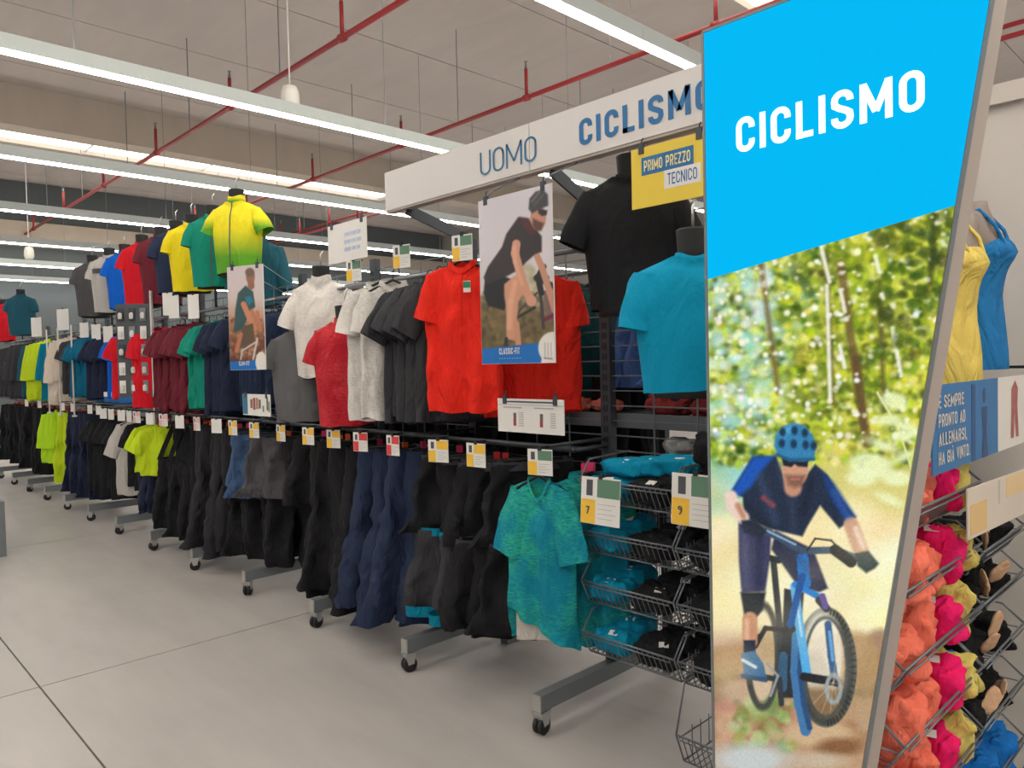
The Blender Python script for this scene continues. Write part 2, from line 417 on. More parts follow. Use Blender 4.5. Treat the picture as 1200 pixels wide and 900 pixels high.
pipe(7.87, PZ, -24.4, 8, 0.034, 'red sprinkler pipe running above the white UOMO fascia')
pipe(10.9, PZ, -24.4, 8, 0.034, 'red sprinkler pipe over the partition wall, lower of two')
pipe(11.9, PZ + 0.5, -24.4, 8, 0.034, 'red sprinkler pipe over the partition wall, upper of two')
def pendant(p, s, lab):
    t = thing('pendant_globe', lab, 'pendant', tuple(p), 0, 'white pendant globes')
    obj('globe', MB().lathe([(0.02 * s, .17 * s), (0.08 * s, .15 * s), (0.105 * s, .08 * s), (0.112 * s, -.06 * s), (0.10 * s, -.11 * s), (0.07 * s, -.15 * s), (0.03 * s, -.16 * s)], 20).mesh('globe', plain('globe_white', (226, 222, 216), 0.4, var=0.02), True), t)
    obj('grille', MB().lathe([(0.072 * s, -.145 * s), (0.06 * s, -.19 * s), (0.03 * s, -.2 * s)], 16).mesh('grille', M['steel'], True), t)
    obj('cord', MB().tube([(0, 0, .16 * s), (0, 0, CEIL - p[2])], 0.009, 5).mesh('cord', M['white']), t)
pendant(onZ(340, 117, 4.75), 1.0, 'white pendant globe hanging behind the nearer linear lamp')
pendant(onZ(34, 297, 4.6), 1.0, 'small far white pendant globe against the dark wall band')

# ------------------------------------------------------------------ the wheeled rack
P0, PITCH, YC, YF = -2.28, 0.985, 2.85, 2.33
def caster_parts():
    w = MB()
    for s in (-1, 1): w.lathe([(0.012, s * 0.014 - 0.010), (0.036, s * 0.014 - 0.010), (0.040, s * 0.014 - 0.006), (0.040, s * 0.014 + 0.006), (0.036, s * 0.014 + 0.010), (0.012, s * 0.014 + 0.010)], 16, 'x', (0, 0, 0.04))
    b = MB()
    b.box(-0.03, 0.03, -0.035, 0.035, 0.098, 0.105)
    b.add([(-0.028, -0.03, 0.1), (0.028, -0.03, 0.1), (0.028, 0.03, 0.1), (-0.028, 0.03, 0.1), (-0.028, -0.012, 0.04), (0.028, -0.012, 0.04), (0.028, 0.02, 0.045), (-0.028, 0.02, 0.045)],
          [(0, 1, 5, 4), (1, 2, 6, 5), (3, 0, 4, 7), (2, 3, 7, 6), (0, 3, 2, 1)])
    return w.mesh('wheel', M['rubber'], True), b.mesh('fork', M['chrome'])
WHEEL, FORK = caster_parts()
post_me = MB().box(-0.03, 0.03, -0.022, 0.022, 0.18, 2.36).mesh('post', M['dark_steel'])
slots = MB()
for z in np.arange(0.3, 2.3, 0.05): slots.box(-0.012, -0.004, -0.0235, -0.022, z, z + 0.03).box(0.004, 0.012, -0.0235, -0.022, z, z + 0.03)
slots_me = slots.mesh('slot', M['rubber'])
leg_me = MB().box(-0.025, 0.025, -0.54, 0.54, 0.108, 0.18).mesh('base_leg', M['steel'])
cap_me = MB().box(-0.026, 0.026, -0.546, -0.54, 0.107, 0.181).mesh('leg_end', M['chrome'])
def grid_mesh(z0, z1, dz, dxn):
    g = MB(); wd = PITCH - 0.06
    for z in np.arange(z0, z1 + 0.001, dz): g.bar((-0.03, 0, z), (-0.03 - wd, 0, z), 0.006)
    for i in range(1, dxn): g.bar((-0.03 - wd * i / dxn, 0.006, z0), (-0.03 - wd * i / dxn, 0.006, z1), 0.006)
    return g
grid_me = grid_mesh(0.42, 2.3, 0.072, 4).mesh('back_grid', M['wire'])
low_me = grid_mesh(0.24, 0.42, 0.06, 9).mesh('lower_grid', M['wire'])
def rails_mesh(z, yl):
    g = MB()
    g.tube([(0, 0, z), (0, yl, z)], 0.012, 6).tube([(-PITCH, 0, z), (-PITCH, yl, z)], 0.012, 6)
    g.tube([(0.0, yl, z), (-PITCH, yl, z)], 0.013, 8)
    return g
lo_rail_me = rails_mesh(1.235, -0.25).mesh('hang_rail', M['dark_steel'], True)
up_rail_me = rails_mesh(2.16, -0.22).mesh('hang_rail', plain('rail_grey', (128, 130, 134), 0.35, 0.5), True)
fr_me = MB().tube([(0.0, -0.43, 1.27), (-PITCH, -0.43, 1.27)], 0.009, 6).tube([(0, 0, 1.27), (0, -0.43, 1.27)], 0.009, 6).mesh('card_rail', M['dark_steel'], True)
bay_labels = ['grey wheeled rack bay holding the wire baskets of teal and black clothes',
    'grey wheeled rack bay with the orange-red jerseys and black shorts',
    'grey wheeled rack bay with charcoal tees over navy trousers',
    'grey wheeled rack bay with the white and crimson mannequins',
    'grey wheeled rack bay with the narrow poster and blue shorts',
    'grey wheeled rack bay with the green tees over black trousers',
    'grey wheeled rack bay with dark maroon tees over black bibs',
    'grey wheeled rack bay with the accessory panel and neon tee',
    'grey wheeled rack bay with the pale grey shirt on its lower rail',
    'grey wheeled rack bay with petrol blue tees over dark printed jerseys',
    'grey wheeled rack bay with pale jackets over long navy trousers',
    'grey wheeled rack bay with teal and neon jackets on its upper rail',
    'grey wheeled rack bay with dark jackets beyond the neon ones',
    'grey wheeled rack bay at the far end of the row']
for i in range(-1, 13):
    t = thing('rack_bay', bay_labels[i + 1], 'rack', (P0 - PITCH * i, YC, 0), 0, 'wheeled rack bays')
    p = obj('post', post_me, t); tag(obj('slot', slots_me, p), kind='stuff')
    if i >= -1:
        l = obj('base_leg', leg_me, t); obj('leg_end', cap_me, l)
        for sgn in (-1, 1):
            c = obj('caster', FORK, t, (0, sgn * 0.515, 0), (0, 0, (0.25 * ((i * 37) % 7 - 3)) if i else 0.12)); obj('wheel', WHEEL, c)
    obj('back_grid', grid_me, t); obj('lower_grid', low_me, t)
    if i >= 0:
        obj('hang_rail', lo_rail_me, t); obj('hang_rail', up_rail_me, t); obj('card_rail', fr_me, t)

# ------------------------------------------------------------------ clothes
def nz(x, y, z): return noise.noise(Vector((x, y, z)))
_cache = {}
def shirt_parts(key, mat, w=.245, L=.70, dep=.035, neck=.08, sl=.23, ang=24, sw=.085, sdep=.03, fold=.014, seed=0,
                drop=.055, zipc=None, collar=.028, waist=1.0, front_dip=.05, cmat=None, sleeves=True, hemraise=0.0, lining=None):
    if key in _cache: return _cache[key]
    NU, NV = 64, 34
    ph = seed * 1.73
    def pt(c, s, v):
        W_ = w * (waist + (1 - waist) * min(1, v / .7) ** 1.2) * (1 + .05 * (1 - v))
        x = W_ * math.copysign(abs(c) ** .85, c)
        D_ = dep * math.sqrt(max(0, 1 - max(0, v - .2) ** 3.2 / (.8 ** 3.2))) + .004
        tp = max(dep * .62, .022) * max(0, 1 - (x / (neck * 1.9)) ** 2)
        D_ = max(D_, tp)
        y = D_ * math.copysign(abs(s) ** .9, s)
        a = abs(x) / w
        z = -L * (1 - v) - drop * a ** 1.4 * v ** 3
        if abs(x) < neck:
            q = 1 - (x / neck) ** 2
            z -= (front_dip if s < 0 else .012) * q * max(0, (v - .7) / .3) ** 2
        fo = fold * (1 - v) ** .6
        rg = 1 - 2.2 * abs(nz(x * 5 + ph * 2, z * 2.2 + .6 * x * 5, s * .4 + ph)); rg2 = 1 - 2.2 * abs(nz(x * 11 - z * 5 + ph, z * 4.5 + x * 3, 4 + s * .4 + ph))
        y += fold * (.75 * rg + .4 * rg2) * (math.copysign(1, s) if dep > .08 else 1) * (1 - .55 * v)
        y += fo * .8 * (math.sin(x / w * 4.2 + ph + 1.6 * v + 2.2 * nz(x * 3, z * 2 + ph, 0)) + .6 * math.sin(x / w * 9.5 + 2.1 * ph - 2.2 * v)) + fold * .9 * nz(x * 9 + ph, v * 4, s * .3 + ph)
        x += fold * .6 * nz(v * 5 + ph, s, ph) * (1 - v)
        if hemraise and s < 0: z += hemraise * max(0, 1 - v * 5) * (.5 - .5 * x / w)
        if v < .12: z += .022 * nz(x * 7, s + ph, 3.1) + (.025 * nz(x * 2.5, ph, s))
        return (x, y, z)
    P = []
    for k in range(NV):
        v = k / (NV - 1); v = 1 - (1 - v) ** 1.35
        P.append([pt(math.cos(2 * math.pi * i / NU), math.sin(2 * math.pi * i / NU), v) for i in range(NU)])
    body = MB().grid(P, NU, NV).mesh('body', mat, True)
    parts = [('body', body)]
    if sleeves:
        for sd in (-1, 1):
            th = math.radians(ang + 5 * nz(seed, sd, .5)); ax = Vector((sd * math.sin(th), -.10 * sdep / .03 * 0.5, -math.cos(th)))
            pr = Vector((sd * math.cos(th), 0, math.sin(th)))
            sh = Vector((sd * w * .98, 0, -drop - .004))
            R = []; ns = 10
            for k in range(ns):
                t = k / (ns - 1)
                a = sw * (1.18 - .25 * t); b = sdep * (1.0 + .15 * t)
                c0 = sh - pr * (a * .98) + ax * (sl * t) + pr * (.02 * math.sin(t * 2.2)) - ax * .015
                ring = []
                for i in range(18):
                    u = 2 * math.pi * i / 18
                    wob = 1 + .10 * nz(t * 3 + seed, u, sd * 2.0)
                    q = c0 + pr * (a * math.cos(u) * wob) + Vector((0, 1, 0)) * (b * math.sin(u) * wob + fold * .5 * math.sin(u * 3 + t * 3 + ph))
                    ring.append(q)
                R.append(ring)
            parts.append(('sleeve', MB().grid(R, 18, ns).mesh('sleeve', mat, True)))
    if collar > 0:
        R = []; nc = 28
        for k in range(3):
            t = k / 2
            ring = []
            for i in range(nc):
                u = 2 * math.pi * i / nc; c, s = math.cos(u), math.sin(u)
                x = neck * (1.04 - .10 * t) * c; dd = max(dep * .62, .022)
                y = dd * (1.05 - .08 * t) * s
                z = (-(front_dip if s < 0 else .012) * (1 - c * c) * abs(s)) - drop * (neck / w) ** 1.4 * c * c * .6 + collar * t - .008
                ring.append((x, y, z))
            R.append(ring)
        parts.append(('collar', MB().grid(R, nc, 3).mesh('collar', cmat or mat, True)))
    if lining is not None:
        R = []
        for k in range(8):
            z_ = -L + .012 + .17 * k / 7
            R.append([(x, dep * .35 + fold * .6 * math.sin(x / w * 4 + ph), z_ + .02 * x / w) for x in np.linspace(-w * .86, w * .62, 12)])
        parts.append(('lining', MB().grid(R, 12, 8, False).mesh('lining', lining, True)))
    if zipc is not None:
        R = []
        for k in range(24):
            v = k / 23
            q = pt(0.0, -1, v)
            R.append([(-.005, q[1] - .003, q[2]), (.005, q[1] - .003, q[2])])
        parts.append(('zip', MB().grid(R, 2, 24, False).mesh('zip', zipc)))
    _cache[key] = parts
    return parts
def legs_parts(key, mat, L=.88, w=.20, dep=.045, crotch=.27, hem=.085, fold=.016, seed=0, spread=.05, straps=False, band=None, trim=None, swing=.0):
    """trousers, shorts or bibs hanging from the waist at z=0"""
    if key in _cache: return _cache[key]
    ph = seed * 2.31 + .7
    mb = MB(); NU, NV = 30, 40
    top = -.34 if straps else 0.0
    for sd in (-1, 1):
        R = []
        for k in range(NV):
            v = k / (NV - 1); z = top - (L + top) * v
            hip = w * .56 if v < crotch else w * .56 + (hem - w * .56) * ((v - crotch) / (1 - crotch)) ** .8
            if v < .06: hip *= .90 + 1.6 * v
            cx = sd * (w * .46 + spread * max(0, v - crotch)) + .05 * nz(v * 2.2 + ph, sd * .7, 0) * v * 1.6 + (swing + .05 * math.sin(seed * 2.4)) * v * v
            b = dep * (1.0 - .25 * v)
            ring = []
            for i in range(NU):
                u = 2 * math.pi * i / NU; c, s = math.cos(u), math.sin(u)
                x = cx + hip * math.copysign(abs(c) ** .8, c)
                rg = 1 - 2.2 * abs(nz(x * 6 + ph * 2, z * 3 + x * 4, sd * 1.7 + s * .5)); rg2 = 1 - 2.2 * abs(nz(x * 9 - z * 8 + ph, z * 5, sd + s * .5))
                x += fold * .7 * rg2 * math.copysign(1, c) * min(1, v * 4)
                y = b * math.copysign(abs(s) ** .8, s) + fold * min(1, v * 4) * (.9 * rg + .5 * rg2) + fold * .7 * min(1, v * 3) * (math.sin(x / w * 6 + ph + 4 * v + sd) + .8 * nz(x * 10 + ph, z * 4, sd))
                ring.append((x, y + .05 * nz(v * 2 + ph, sd, 7) * v, z + .02 * sd * nz(ph, seed, 1) * v + (.012 * nz(x * 8, ph, sd) if v > .95 else 0)))
            R.append(ring)
        mb.grid(R, NU, NV)
    parts = [('legs', mb.mesh('legs', mat, True))]
    wb = []
    for k in range(3):
        wb.append([(w * 1.0 * math.copysign(abs(math.cos(u)) ** .8, math.cos(u)), (dep + .004) * math.copysign(abs(math.sin(u)) ** .8, math.sin(u)), top + .012 - .022 * k) for u in [2 * math.pi * i / 28 for i in range(28)]])
    parts.append(('waistband', MB().grid(wb, 28, 3).mesh('waistband', band or mat, True)))
    if straps:
        for sd in (-1, 1):
            R = []
            for k in range(10):
                t = k / 9; x = sd * (w * .75 * (1 - t) ** 1.3 + .035 + .02 * math.sin(t * 3)); z = top + (-top + .01) * t
                y = -.03 * math.sin(t * 3.0) * sd
                R.append([(x - .024, y, z), (x + .024, y - .006, z)])
            parts.append(('strap', MB().grid(R, 2, 10, False).mesh('strap', mat, True)))
    if trim is not None:
        for sd in (-1, 1):
            R = []
            cx = sd * (w * .46 + spread * (1 - crotch)) + swing
            for k in range(3):
                R.append([(cx + hem * 1.04 * math.cos(u), dep * .8 * math.sin(u) + fold * .4 * math.sin(3 * u), -L + .045 - .03 * k) for u in [2 * math.pi * i / 22 for i in range(22)]])
            parts.append(('hem_trim', MB().grid(R, 22, 3).mesh('hem_trim', trim, True)))
    _cache[key] = parts
    return parts
def hanger_parts(key, mark, wd=.17, shirt=False):
    k = ('hanger', key)
    if k in _cache: return _cache[k]
    hk = MB().tube([(0, 0, .01), (0, 0, .055), (.012, 0, .075), (.026, 0, .078), (.036, 0, .066), (.036, 0, .052)], .003, 5).mesh('hook', M['rubber'], True)
    if shirt: bar = MB().tube([(-wd, 0, -.055), (-wd * .5, 0, -.02), (0, 0, .012), (wd * .5, 0, -.02), (wd, 0, -.055)], .008, 6)
    else: bar = MB().tube([(-wd, 0, .008), (0, 0, .014), (wd, 0, .008)], .006, 6).box(-wd - .008, -wd + .018, -.012, .012, -.03, .02).box(wd - .018, wd + .008, -.012, .012, -.03, .02)
    parts = [('hook', hk), ('bar', bar.mesh('bar', M['rubber'], True))]
    if mark: parts.append(('size_marker', MB().box(-.016, .016, -.012, .012, .012, .05).mesh('size_marker', mark)))
    _cache[k] = parts
    return parts
RNG = random.Random(7)
def paper_tag(key, header=None):
    k = ('paper', key)
    if k in _cache: return _cache[k]
    mb = MB().box(-.018, .018, -.0015, .0015, -.055, .0)
    mats = [M['card']]
    if header: mats.append(header); mb.cur = 1; mb.box(-.0182, .0182, -.0022, -.0015, -.034, -.004)
    _cache[k] = mb.mesh('hang_tag', mats)
    return _cache[k]
MARK = [M['mred'], M['orange'], M['mred'], M['pink'], M['orange'], None]
ORD = ['first', 'second', 'third', 'fourth', 'fifth', 'sixth', 'seventh', 'eighth', 'ninth', 'tenth', 'eleventh', 'twelfth', 'thirteenth', 'fourteenth', 'fifteenth', 'sixteenth', 'seventeenth', 'eighteenth', 'nineteenth', 'twentieth'] + ['twenty-' + w for w in ('first', 'second', 'third', 'fourth', 'fifth', 'sixth')]
def row(kind, col, x0, x1, n, y, z, rz, label, cat, group, ref=None, jitter=.02, hang=True, upper=False, tagk=None, wob=9, **kw):
    """n garments hung side by side on a rail from x0 to x1; ref = the thing they are counted from"""
    for i in range(n):
        f = i / max(1, n - 1)
        x = x0 + (x1 - x0) * f + (RNG.uniform(-.4, .4) * abs(x1 - x0) / max(1, n - 1) if 0 < i < n - 1 else 0)
        sd = (i * 3 + int(abs(x0) * 7)) % 4
        k = (kind, col, sd, tuple(sorted((a, str(b)) for a, b in kw.items())))
        if kind == 'shirt': pr = shirt_parts(k, _mats[col], seed=sd + 1, **kw); nm = cat
        else: pr = legs_parts(k, _mats[col], seed=sd + 1, **kw); nm = cat
        a = math.radians(rz + RNG.uniform(-wob, wob))
        loc = (x, y + RNG.uniform(-jitter, jitter), z + RNG.uniform(-.012, .012))
        lab = label if n == 1 or not ref else '%s, %s from %s' % (label, ORD[i], ref)
        t = put(nm.replace(' ', '_'), lab, cat, pr, loc, a, group)
        t.scale = (RNG.uniform(.95, 1.04), RNG.uniform(.9, 1.25), RNG.uniform(.965, 1.03))
        if tagk and i % 2 == 0:
            obj('hang_tag', paper_tag(tagk, {'green': M['green']}.get(tagk)), t, (.04 if kind == 'legs' else .055, -(kw.get('dep', .04) + .02), -.10), (0, 0, .2))
        if hang:
            mk = MARK[(i * 5 + int(abs(x) * 10)) % len(MARK)] if not upper else None
            hl = ('black hanger holding the ' if upper else 'black clip hanger holding the ') + (group if n == 1 or not ref else '%s of the %s' % (ORD[i], group))
            put('clothes_hanger', hl, 'hanger', hanger_parts((upper or kind == 'shirt', str(mk), kw.get('w')), mk, min(.18, kw.get('w', .2) * .75) if kind == 'shirt' else .17, upper or kind == 'shirt'), loc, a, 'hangers of the ' + group)

C = dict(blackf=(29, 29, 32), charcoal=(58, 58, 62), navy=(38, 48, 74), navy2=(34, 40, 62), maroon=(104, 36, 48), green=(18, 132, 112), teal=(0, 116, 144),
         petrol=(8, 98, 130), orange_red=(232, 44, 30), white_m=(212, 206, 200), neon=(190, 212, 36), neon2=(180, 222, 40), blue=(14, 96, 200), redf=(206, 26, 40),
         crimson=(176, 28, 40), grey=(112, 112, 114), beige=(214, 198, 182), palegrey=(186, 180, 174), steelblue=(62, 84, 118), dgrey=(78, 76, 80), yellow=(226, 204, 30),
         darkteal=(34, 84, 100), coral=(240, 120, 98), hot_pink=(240, 30, 110), pale_yellow=(214, 196, 110), royal=(24, 110, 190), denim=(84, 116, 176), dgreen=(20, 68, 70),
         teal_m=(0, 138, 174), tank_blue=(36, 116, 178), tank_yellow=(226, 200, 104), beige2=(206, 166, 134), dcharcoal=(42, 41, 45))
for k, c in C.items(): fabric(k, c, spec=.2, bump=.42)
_mats['melange_teal'] = melange('melange_teal', (4, 124, 150), (50, 176, 140))
_mats['melange_red'] = melange('melange_red', (168, 24, 38), (200, 60, 66))
_mats['melange_white'] = melange('melange_white', (220, 214, 208), (190, 184, 180))
fabric('yellow_green', (92, 158, 40), c2=(236, 220, 40), lo=.25, hi=.62, spec=.3, bump=.2)

UZ = 2.09; UY = 2.62
# upper rail ---------------------------------------------------------------
row('shirt', 'orange_red', -2.80, -2.80, 1, 2.40, 2.14, 24, 'orange-red short sleeve jersey with a green hang tag, beside the cyclist poster', 'jersey', 'front orange-red jersey', upper=True, tagk='green', fold=.03, L=.74, w=.215, ang=15, sw=.08, zipc=_mats['orange_red'], wob=1)
row('shirt', 'orange_red', -2.58, -2.72, 3, 2.68, 2.10, 56, 'orange-red jersey behind the cyclist poster', 'jersey', 'rear orange-red jerseys', 'the rack post', upper=True, fold=.022, L=.72, w=.21, ang=12)
row('shirt', 'charcoal', -3.00, -3.30, 5, 2.54, 2.10, 68, 'charcoal short sleeve shirt', 'shirt', 'charcoal shirts', 'the orange-red jersey', upper=True, L=.76, ang=32, sl=.26)
row('shirt', 'melange_white', -3.44, -3.56, 2, 2.42, 2.10, 46, 'off-white jersey with green hang tag', 'jersey', 'off-white jerseys', 'the charcoal shirts', upper=True, tagk='green', fold=.02, L=.76, ang=14, w=.185, zipc=_mats['melange_white'])
row('shirt', 'navy', -5.02, -5.46, 7, 2.70, UZ - .02, 74, 'dark navy tee', 'tee', 'navy tees', 'the grey mannequin', upper=True)
row('shirt', 'navy2', -5.66, -5.92, 3, UY, UZ - .02, 66, 'near-black navy shirt', 'shirt', 'near-black navy shirts', 'the narrow poster', upper=True, L=.78)
row('shirt', 'green', -6.08, -6.34, 3, UY, UZ - .04, 62, 'jade green tee', 'tee', 'jade green tees', 'the near-black shirts', upper=True, L=.74, fold=.024)
row('shirt', 'maroon', -6.46, -7.16, 8, UY, UZ - .04, 68, 'dark maroon tee', 'tee', 'maroon tees', 'the jade green tees', upper=True, L=.76, fold=.024)
row('shirt', 'redf', -7.42, -7.42, 1, 2.5, UZ - .04, 48, 'bright red tee hanging flat beside the dark accessory panel', 'tee', 'flat red tee', upper=True, L=.74, ang=12, fold=.008)
row('shirt', 'redf', -8.26, -8.26, 1, UY, UZ - .04, 66, 'bright red tee hanging between the accessory panel and blue tees', 'tee', 'red tee beyond the panel', upper=True)
row('shirt', 'blue', -8.42, -8.60, 2, UY, UZ - .04, 62, 'bright blue tee', 'tee', 'bright blue tees', 'the accessory panel', upper=True)
row('shirt', 'navy2', -8.80, -9.25, 5, UY, UZ - .04, 70, 'dark navy shirt', 'shirt', 'dark navy shirts', 'the bright blue tees', upper=True)
row('shirt', 'petrol', -9.40, -10.0, 6, UY, UZ - .02, 70, 'petrol blue tee', 'tee', 'petrol tees', 'the dark navy shirts', upper=True)
row('shirt', 'charcoal', -10.12, -10.3, 2, UY, UZ - .02, 70, 'charcoal tee', 'tee', 'charcoal tees', 'the petrol tees', upper=True)
row('shirt', 'beige', -10.46, -10.72, 2, UY - .04, UZ, 62, 'pale beige jacket', 'jacket', 'pale beige jackets', 'the charcoal tees', upper=True, L=.82, sl=.5, ang=8)
row('shirt', 'teal', -10.95, -11.3, 3, UY, UZ, 62, 'plain teal jacket', 'jacket', 'teal jackets', 'the pale beige jackets', upper=True, L=.82, sl=.5, ang=8)
row('shirt', 'neon', -11.6, -12.0, 3, UY - .04, UZ, 60, 'neon yellow-green jacket', 'jacket', 'neon jackets', 'the teal jackets', upper=True, L=.84, sl=.5, ang=8, w=.26)
row('shirt', 'darkteal', -12.3, -12.6, 3, UY, UZ, 66, 'dark petrol jacket', 'jacket', 'dark petrol jackets', 'the neon jackets', upper=True, L=.8, sl=.5, ang=8)
row('shirt', 'charcoal', -12.9, -14.2, 8, UY, UZ, 66, 'dark grey jacket', 'jacket', 'dark grey jackets', 'the dark petrol jackets', upper=True, L=.8, sl=.5, ang=8)
# lower rail ---------------------------------------------------------------
LZ, LY = 1.15, 2.60
row('shirt', 'melange_teal', -2.30, -2.30, 1, 2.38, 1.135, 10, 'marbled teal jersey with pale lining at its hem, beside the baskets', 'jersey', 'front marbled teal jersey', fold=.022, L=.74, ang=15, sl=.30, w=.16, sw=.085, collar=.02, front_dip=.10, neck=.06, wob=0, hemraise=.13, lining=_mats['palegrey'])
row('shirt', 'melange_teal', -2.17, -2.21, 2, 2.60, 1.13, 20, 'half hidden marbled teal jersey', 'jersey', 'rear marbled teal jerseys', 'the wire baskets', fold=.022, L=.76, ang=12, sl=.27, w=.16)
row('legs', 'blackf', -2.56, -3.10, 5, LY, LZ, 54, 'black shorts on the upper tier', 'shorts', 'upper black shorts', 'the marbled jersey', L=.42, w=.20, hem=.14, spread=.05, crotch=.45, dep=.07, band=_mats['charcoal'], fold=.03)
row('legs', 'charcoal', -2.92, -3.12, 2, LY - .06, .76, 44, 'charcoal shorts with bright teal trim on the low tier', 'shorts', 'charcoal shorts with teal trim', 'the black low shorts', L=.48, w=.20, hem=.14, spread=.05, crotch=.4, dep=.07, band=_mats['teal'], trim=_mats['teal'], fold=.03)
row('legs', 'blackf', -2.56, -2.80, 3, LY - .04, .76, 52, 'black shorts on the low tier', 'shorts', 'low black shorts', 'the marbled jersey', L=.46, w=.19, hem=.12, spread=.06, crotch=.4, dep=.07, fold=.03, band=_mats['charcoal'])
row('legs', 'navy', -3.26, -3.74, 4, LY, LZ, 58, 'long navy trousers', 'trousers', 'navy trousers', 'the black shorts', L=.97, w=.20, hem=.11, dep=.07, tagk='plain', swing=-.12, fold=.03)
row('legs', 'blackf', -3.90, -4.34, 4, LY, LZ, 58, 'long black trousers', 'trousers', 'black trousers beside the navy ones', 'the navy trousers', L=.99, w=.20, hem=.11, dep=.07, tagk='plain', swing=-.06, fold=.03)
row('legs', 'blackf', -4.56, -4.76, 2, LY, LZ, 56, 'black shorts over the low wire grid', 'shorts', 'black shorts above the grid', 'the black trousers', L=.44, w=.19, hem=.13, spread=.06, crotch=.42, dep=.07, fold=.03)
row('legs', 'dgrey', -4.96, -5.12, 2, LY - .06, LZ, 50, 'dark grey baggy shorts', 'shorts', 'dark grey shorts', 'the low wire grid', L=.44, w=.2, hem=.14, spread=.06, crotch=.42, dep=.08, fold=.03)
row('legs', 'blackf', -5.02, -5.26, 2, LY + .04, .92, 60, 'black tights behind the dark grey shorts', 'tights', 'black tights behind the grey shorts', 'the low wire grid', L=.72, w=.19, hem=.09, dep=.07, fold=.03)
row('legs', 'steelblue', -5.38, -5.50, 2, LY - .05, LZ, 50, 'slate blue shorts', 'shorts', 'slate blue shorts', 'the dark grey shorts', L=.48, w=.19, hem=.14, spread=.05, crotch=.42, dep=.07, fold=.03)
row('legs', 'blackf', -5.46, -5.66, 2, LY + .03, .96, 60, 'black trousers behind the slate blue shorts', 'trousers', 'black trousers behind the blue shorts', 'the grey shorts', L=.78, w=.2, hem=.1, dep=.07, fold=.03)
row('legs', 'dcharcoal', -5.76, -6.28, 5, LY, LZ, 60, 'long dark charcoal trousers', 'trousers', 'charcoal trousers', 'the slate blue shorts', L=.99, w=.2, hem=.11, dep=.07, swing=-.08, fold=.032)
row('legs', 'blackf', -6.42, -7.16, 6, LY, LZ, 56, 'black bib tights with shoulder straps', 'bib tights', 'black bib tights', 'the charcoal trousers', L=1.0, w=.19, hem=.10, dep=.08, straps=True, crotch=.3, fold=.03)
row('legs', 'blackf', -6.5, -7.1, 4, LY + .1, LZ, 60, 'black tights behind the bibs', 'tights', 'black tights behind the bibs', 'the charcoal trousers', L=.80, w=.17, hem=.09, dep=.06, fold=.03)
row('shirt', 'neon', -7.34, -7.56, 2, LY - .04, LZ, 52, 'neon yellow tee on the lower rail', 'tee', 'neon yellow tees', 'the bib tights', L=.50, ang=26, fold=.024)
row('legs', 'navy2', -7.46, -7.72, 3, LY, .80, 60, 'dark navy shorts hung low', 'shorts', 'dark navy shorts', 'the bib tights', L=.54, w=.19, hem=.13, dep=.07, fold=.03)
row('shirt', 'blackf', -7.74, -7.94, 2, LY, LZ, 62, 'black jersey by the neon tee', 'jersey', 'black jerseys by the neon tee', 'the neon tee', L=.66)
row('shirt', 'palegrey', -8.12, -8.2, 1, LY - .08, LZ, 46, 'pale grey shirt hanging alone on the lower rail', 'shirt', 'pale grey shirt', L=.80, sl=.34, ang=22, fold=.016, w=.21)
row('shirt', 'blackf', -8.36, -9.36, 8, LY, LZ, 64, 'black jersey by the pale grey shirt', 'jersey', 'black jerseys by the grey shirt', 'the pale shirt', tagk='plain', L=.86)
row('legs', 'navy2', -9.56, -10.24, 6, LY, LZ, 62, 'long dark navy trousers', 'trousers', 'dark navy trousers', 'the black jerseys', L=.98, w=.2, hem=.11, dep=.07, fold=.03)
row('legs', 'neon', -10.42, -10.62, 2, LY - .03, LZ, 58, 'neon yellow over-trousers', 'trousers', 'neon over-trousers', 'the dark navy trousers', L=.92, w=.2, hem=.11, dep=.07, fold=.03)
row('shirt', 'neon2', -11.0, -11.3, 2, LY - .03, LZ, 58, 'lime green jacket on the lower rail', 'jacket', 'lime jackets', 'the neon over-trousers', L=.70, sl=.45, ang=8)
row('legs', 'blackf', -11.6, -14.2, 13, LY, LZ, 62, 'black trousers', 'trousers', 'far black trousers', 'the lime jackets', L=.88, w=.2, hem=.1, dep=.07, fold=.03)

# ------------------------------------------------------------------ torso mannequins
neck_me = MB().lathe([(.040, -.07), (.050, -.03), (.056, .02), (.060, .075), (.061, .08), (.057, .084)], 18, sy=1.05).mesh('neck', M['black'], True)
form = []
for k in range(16):
    v = k / 15; z = -.66 + .38 * v
    wv = .165 * (.86 + .2 * math.sin(v * math.pi * .55)); dv = .09 + .02 * math.sin(v * 2.6)
    if v > .7: wv *= 1 - (v - .7) * 2.2; dv *= 1 - (v - .7) * 2.2
    form.append([(wv * math.cos(2 * math.pi * i / 24), dv * math.sin(2 * math.pi * i / 24), z) for i in range(24)])
fmb = MB().grid(form, 24, 16); fmb.f.append(tuple(range(23, -1, -1))); fmb.mi.append(0)
form_me = fmb.mesh('torso', M['black'], True)
hook_me = MB().tube([(0, 0, .09), (0, 0, .16), (.012, .02, .185), (.0, .05, .18)], .005, 6).mesh('hook', M['chrome'], True)
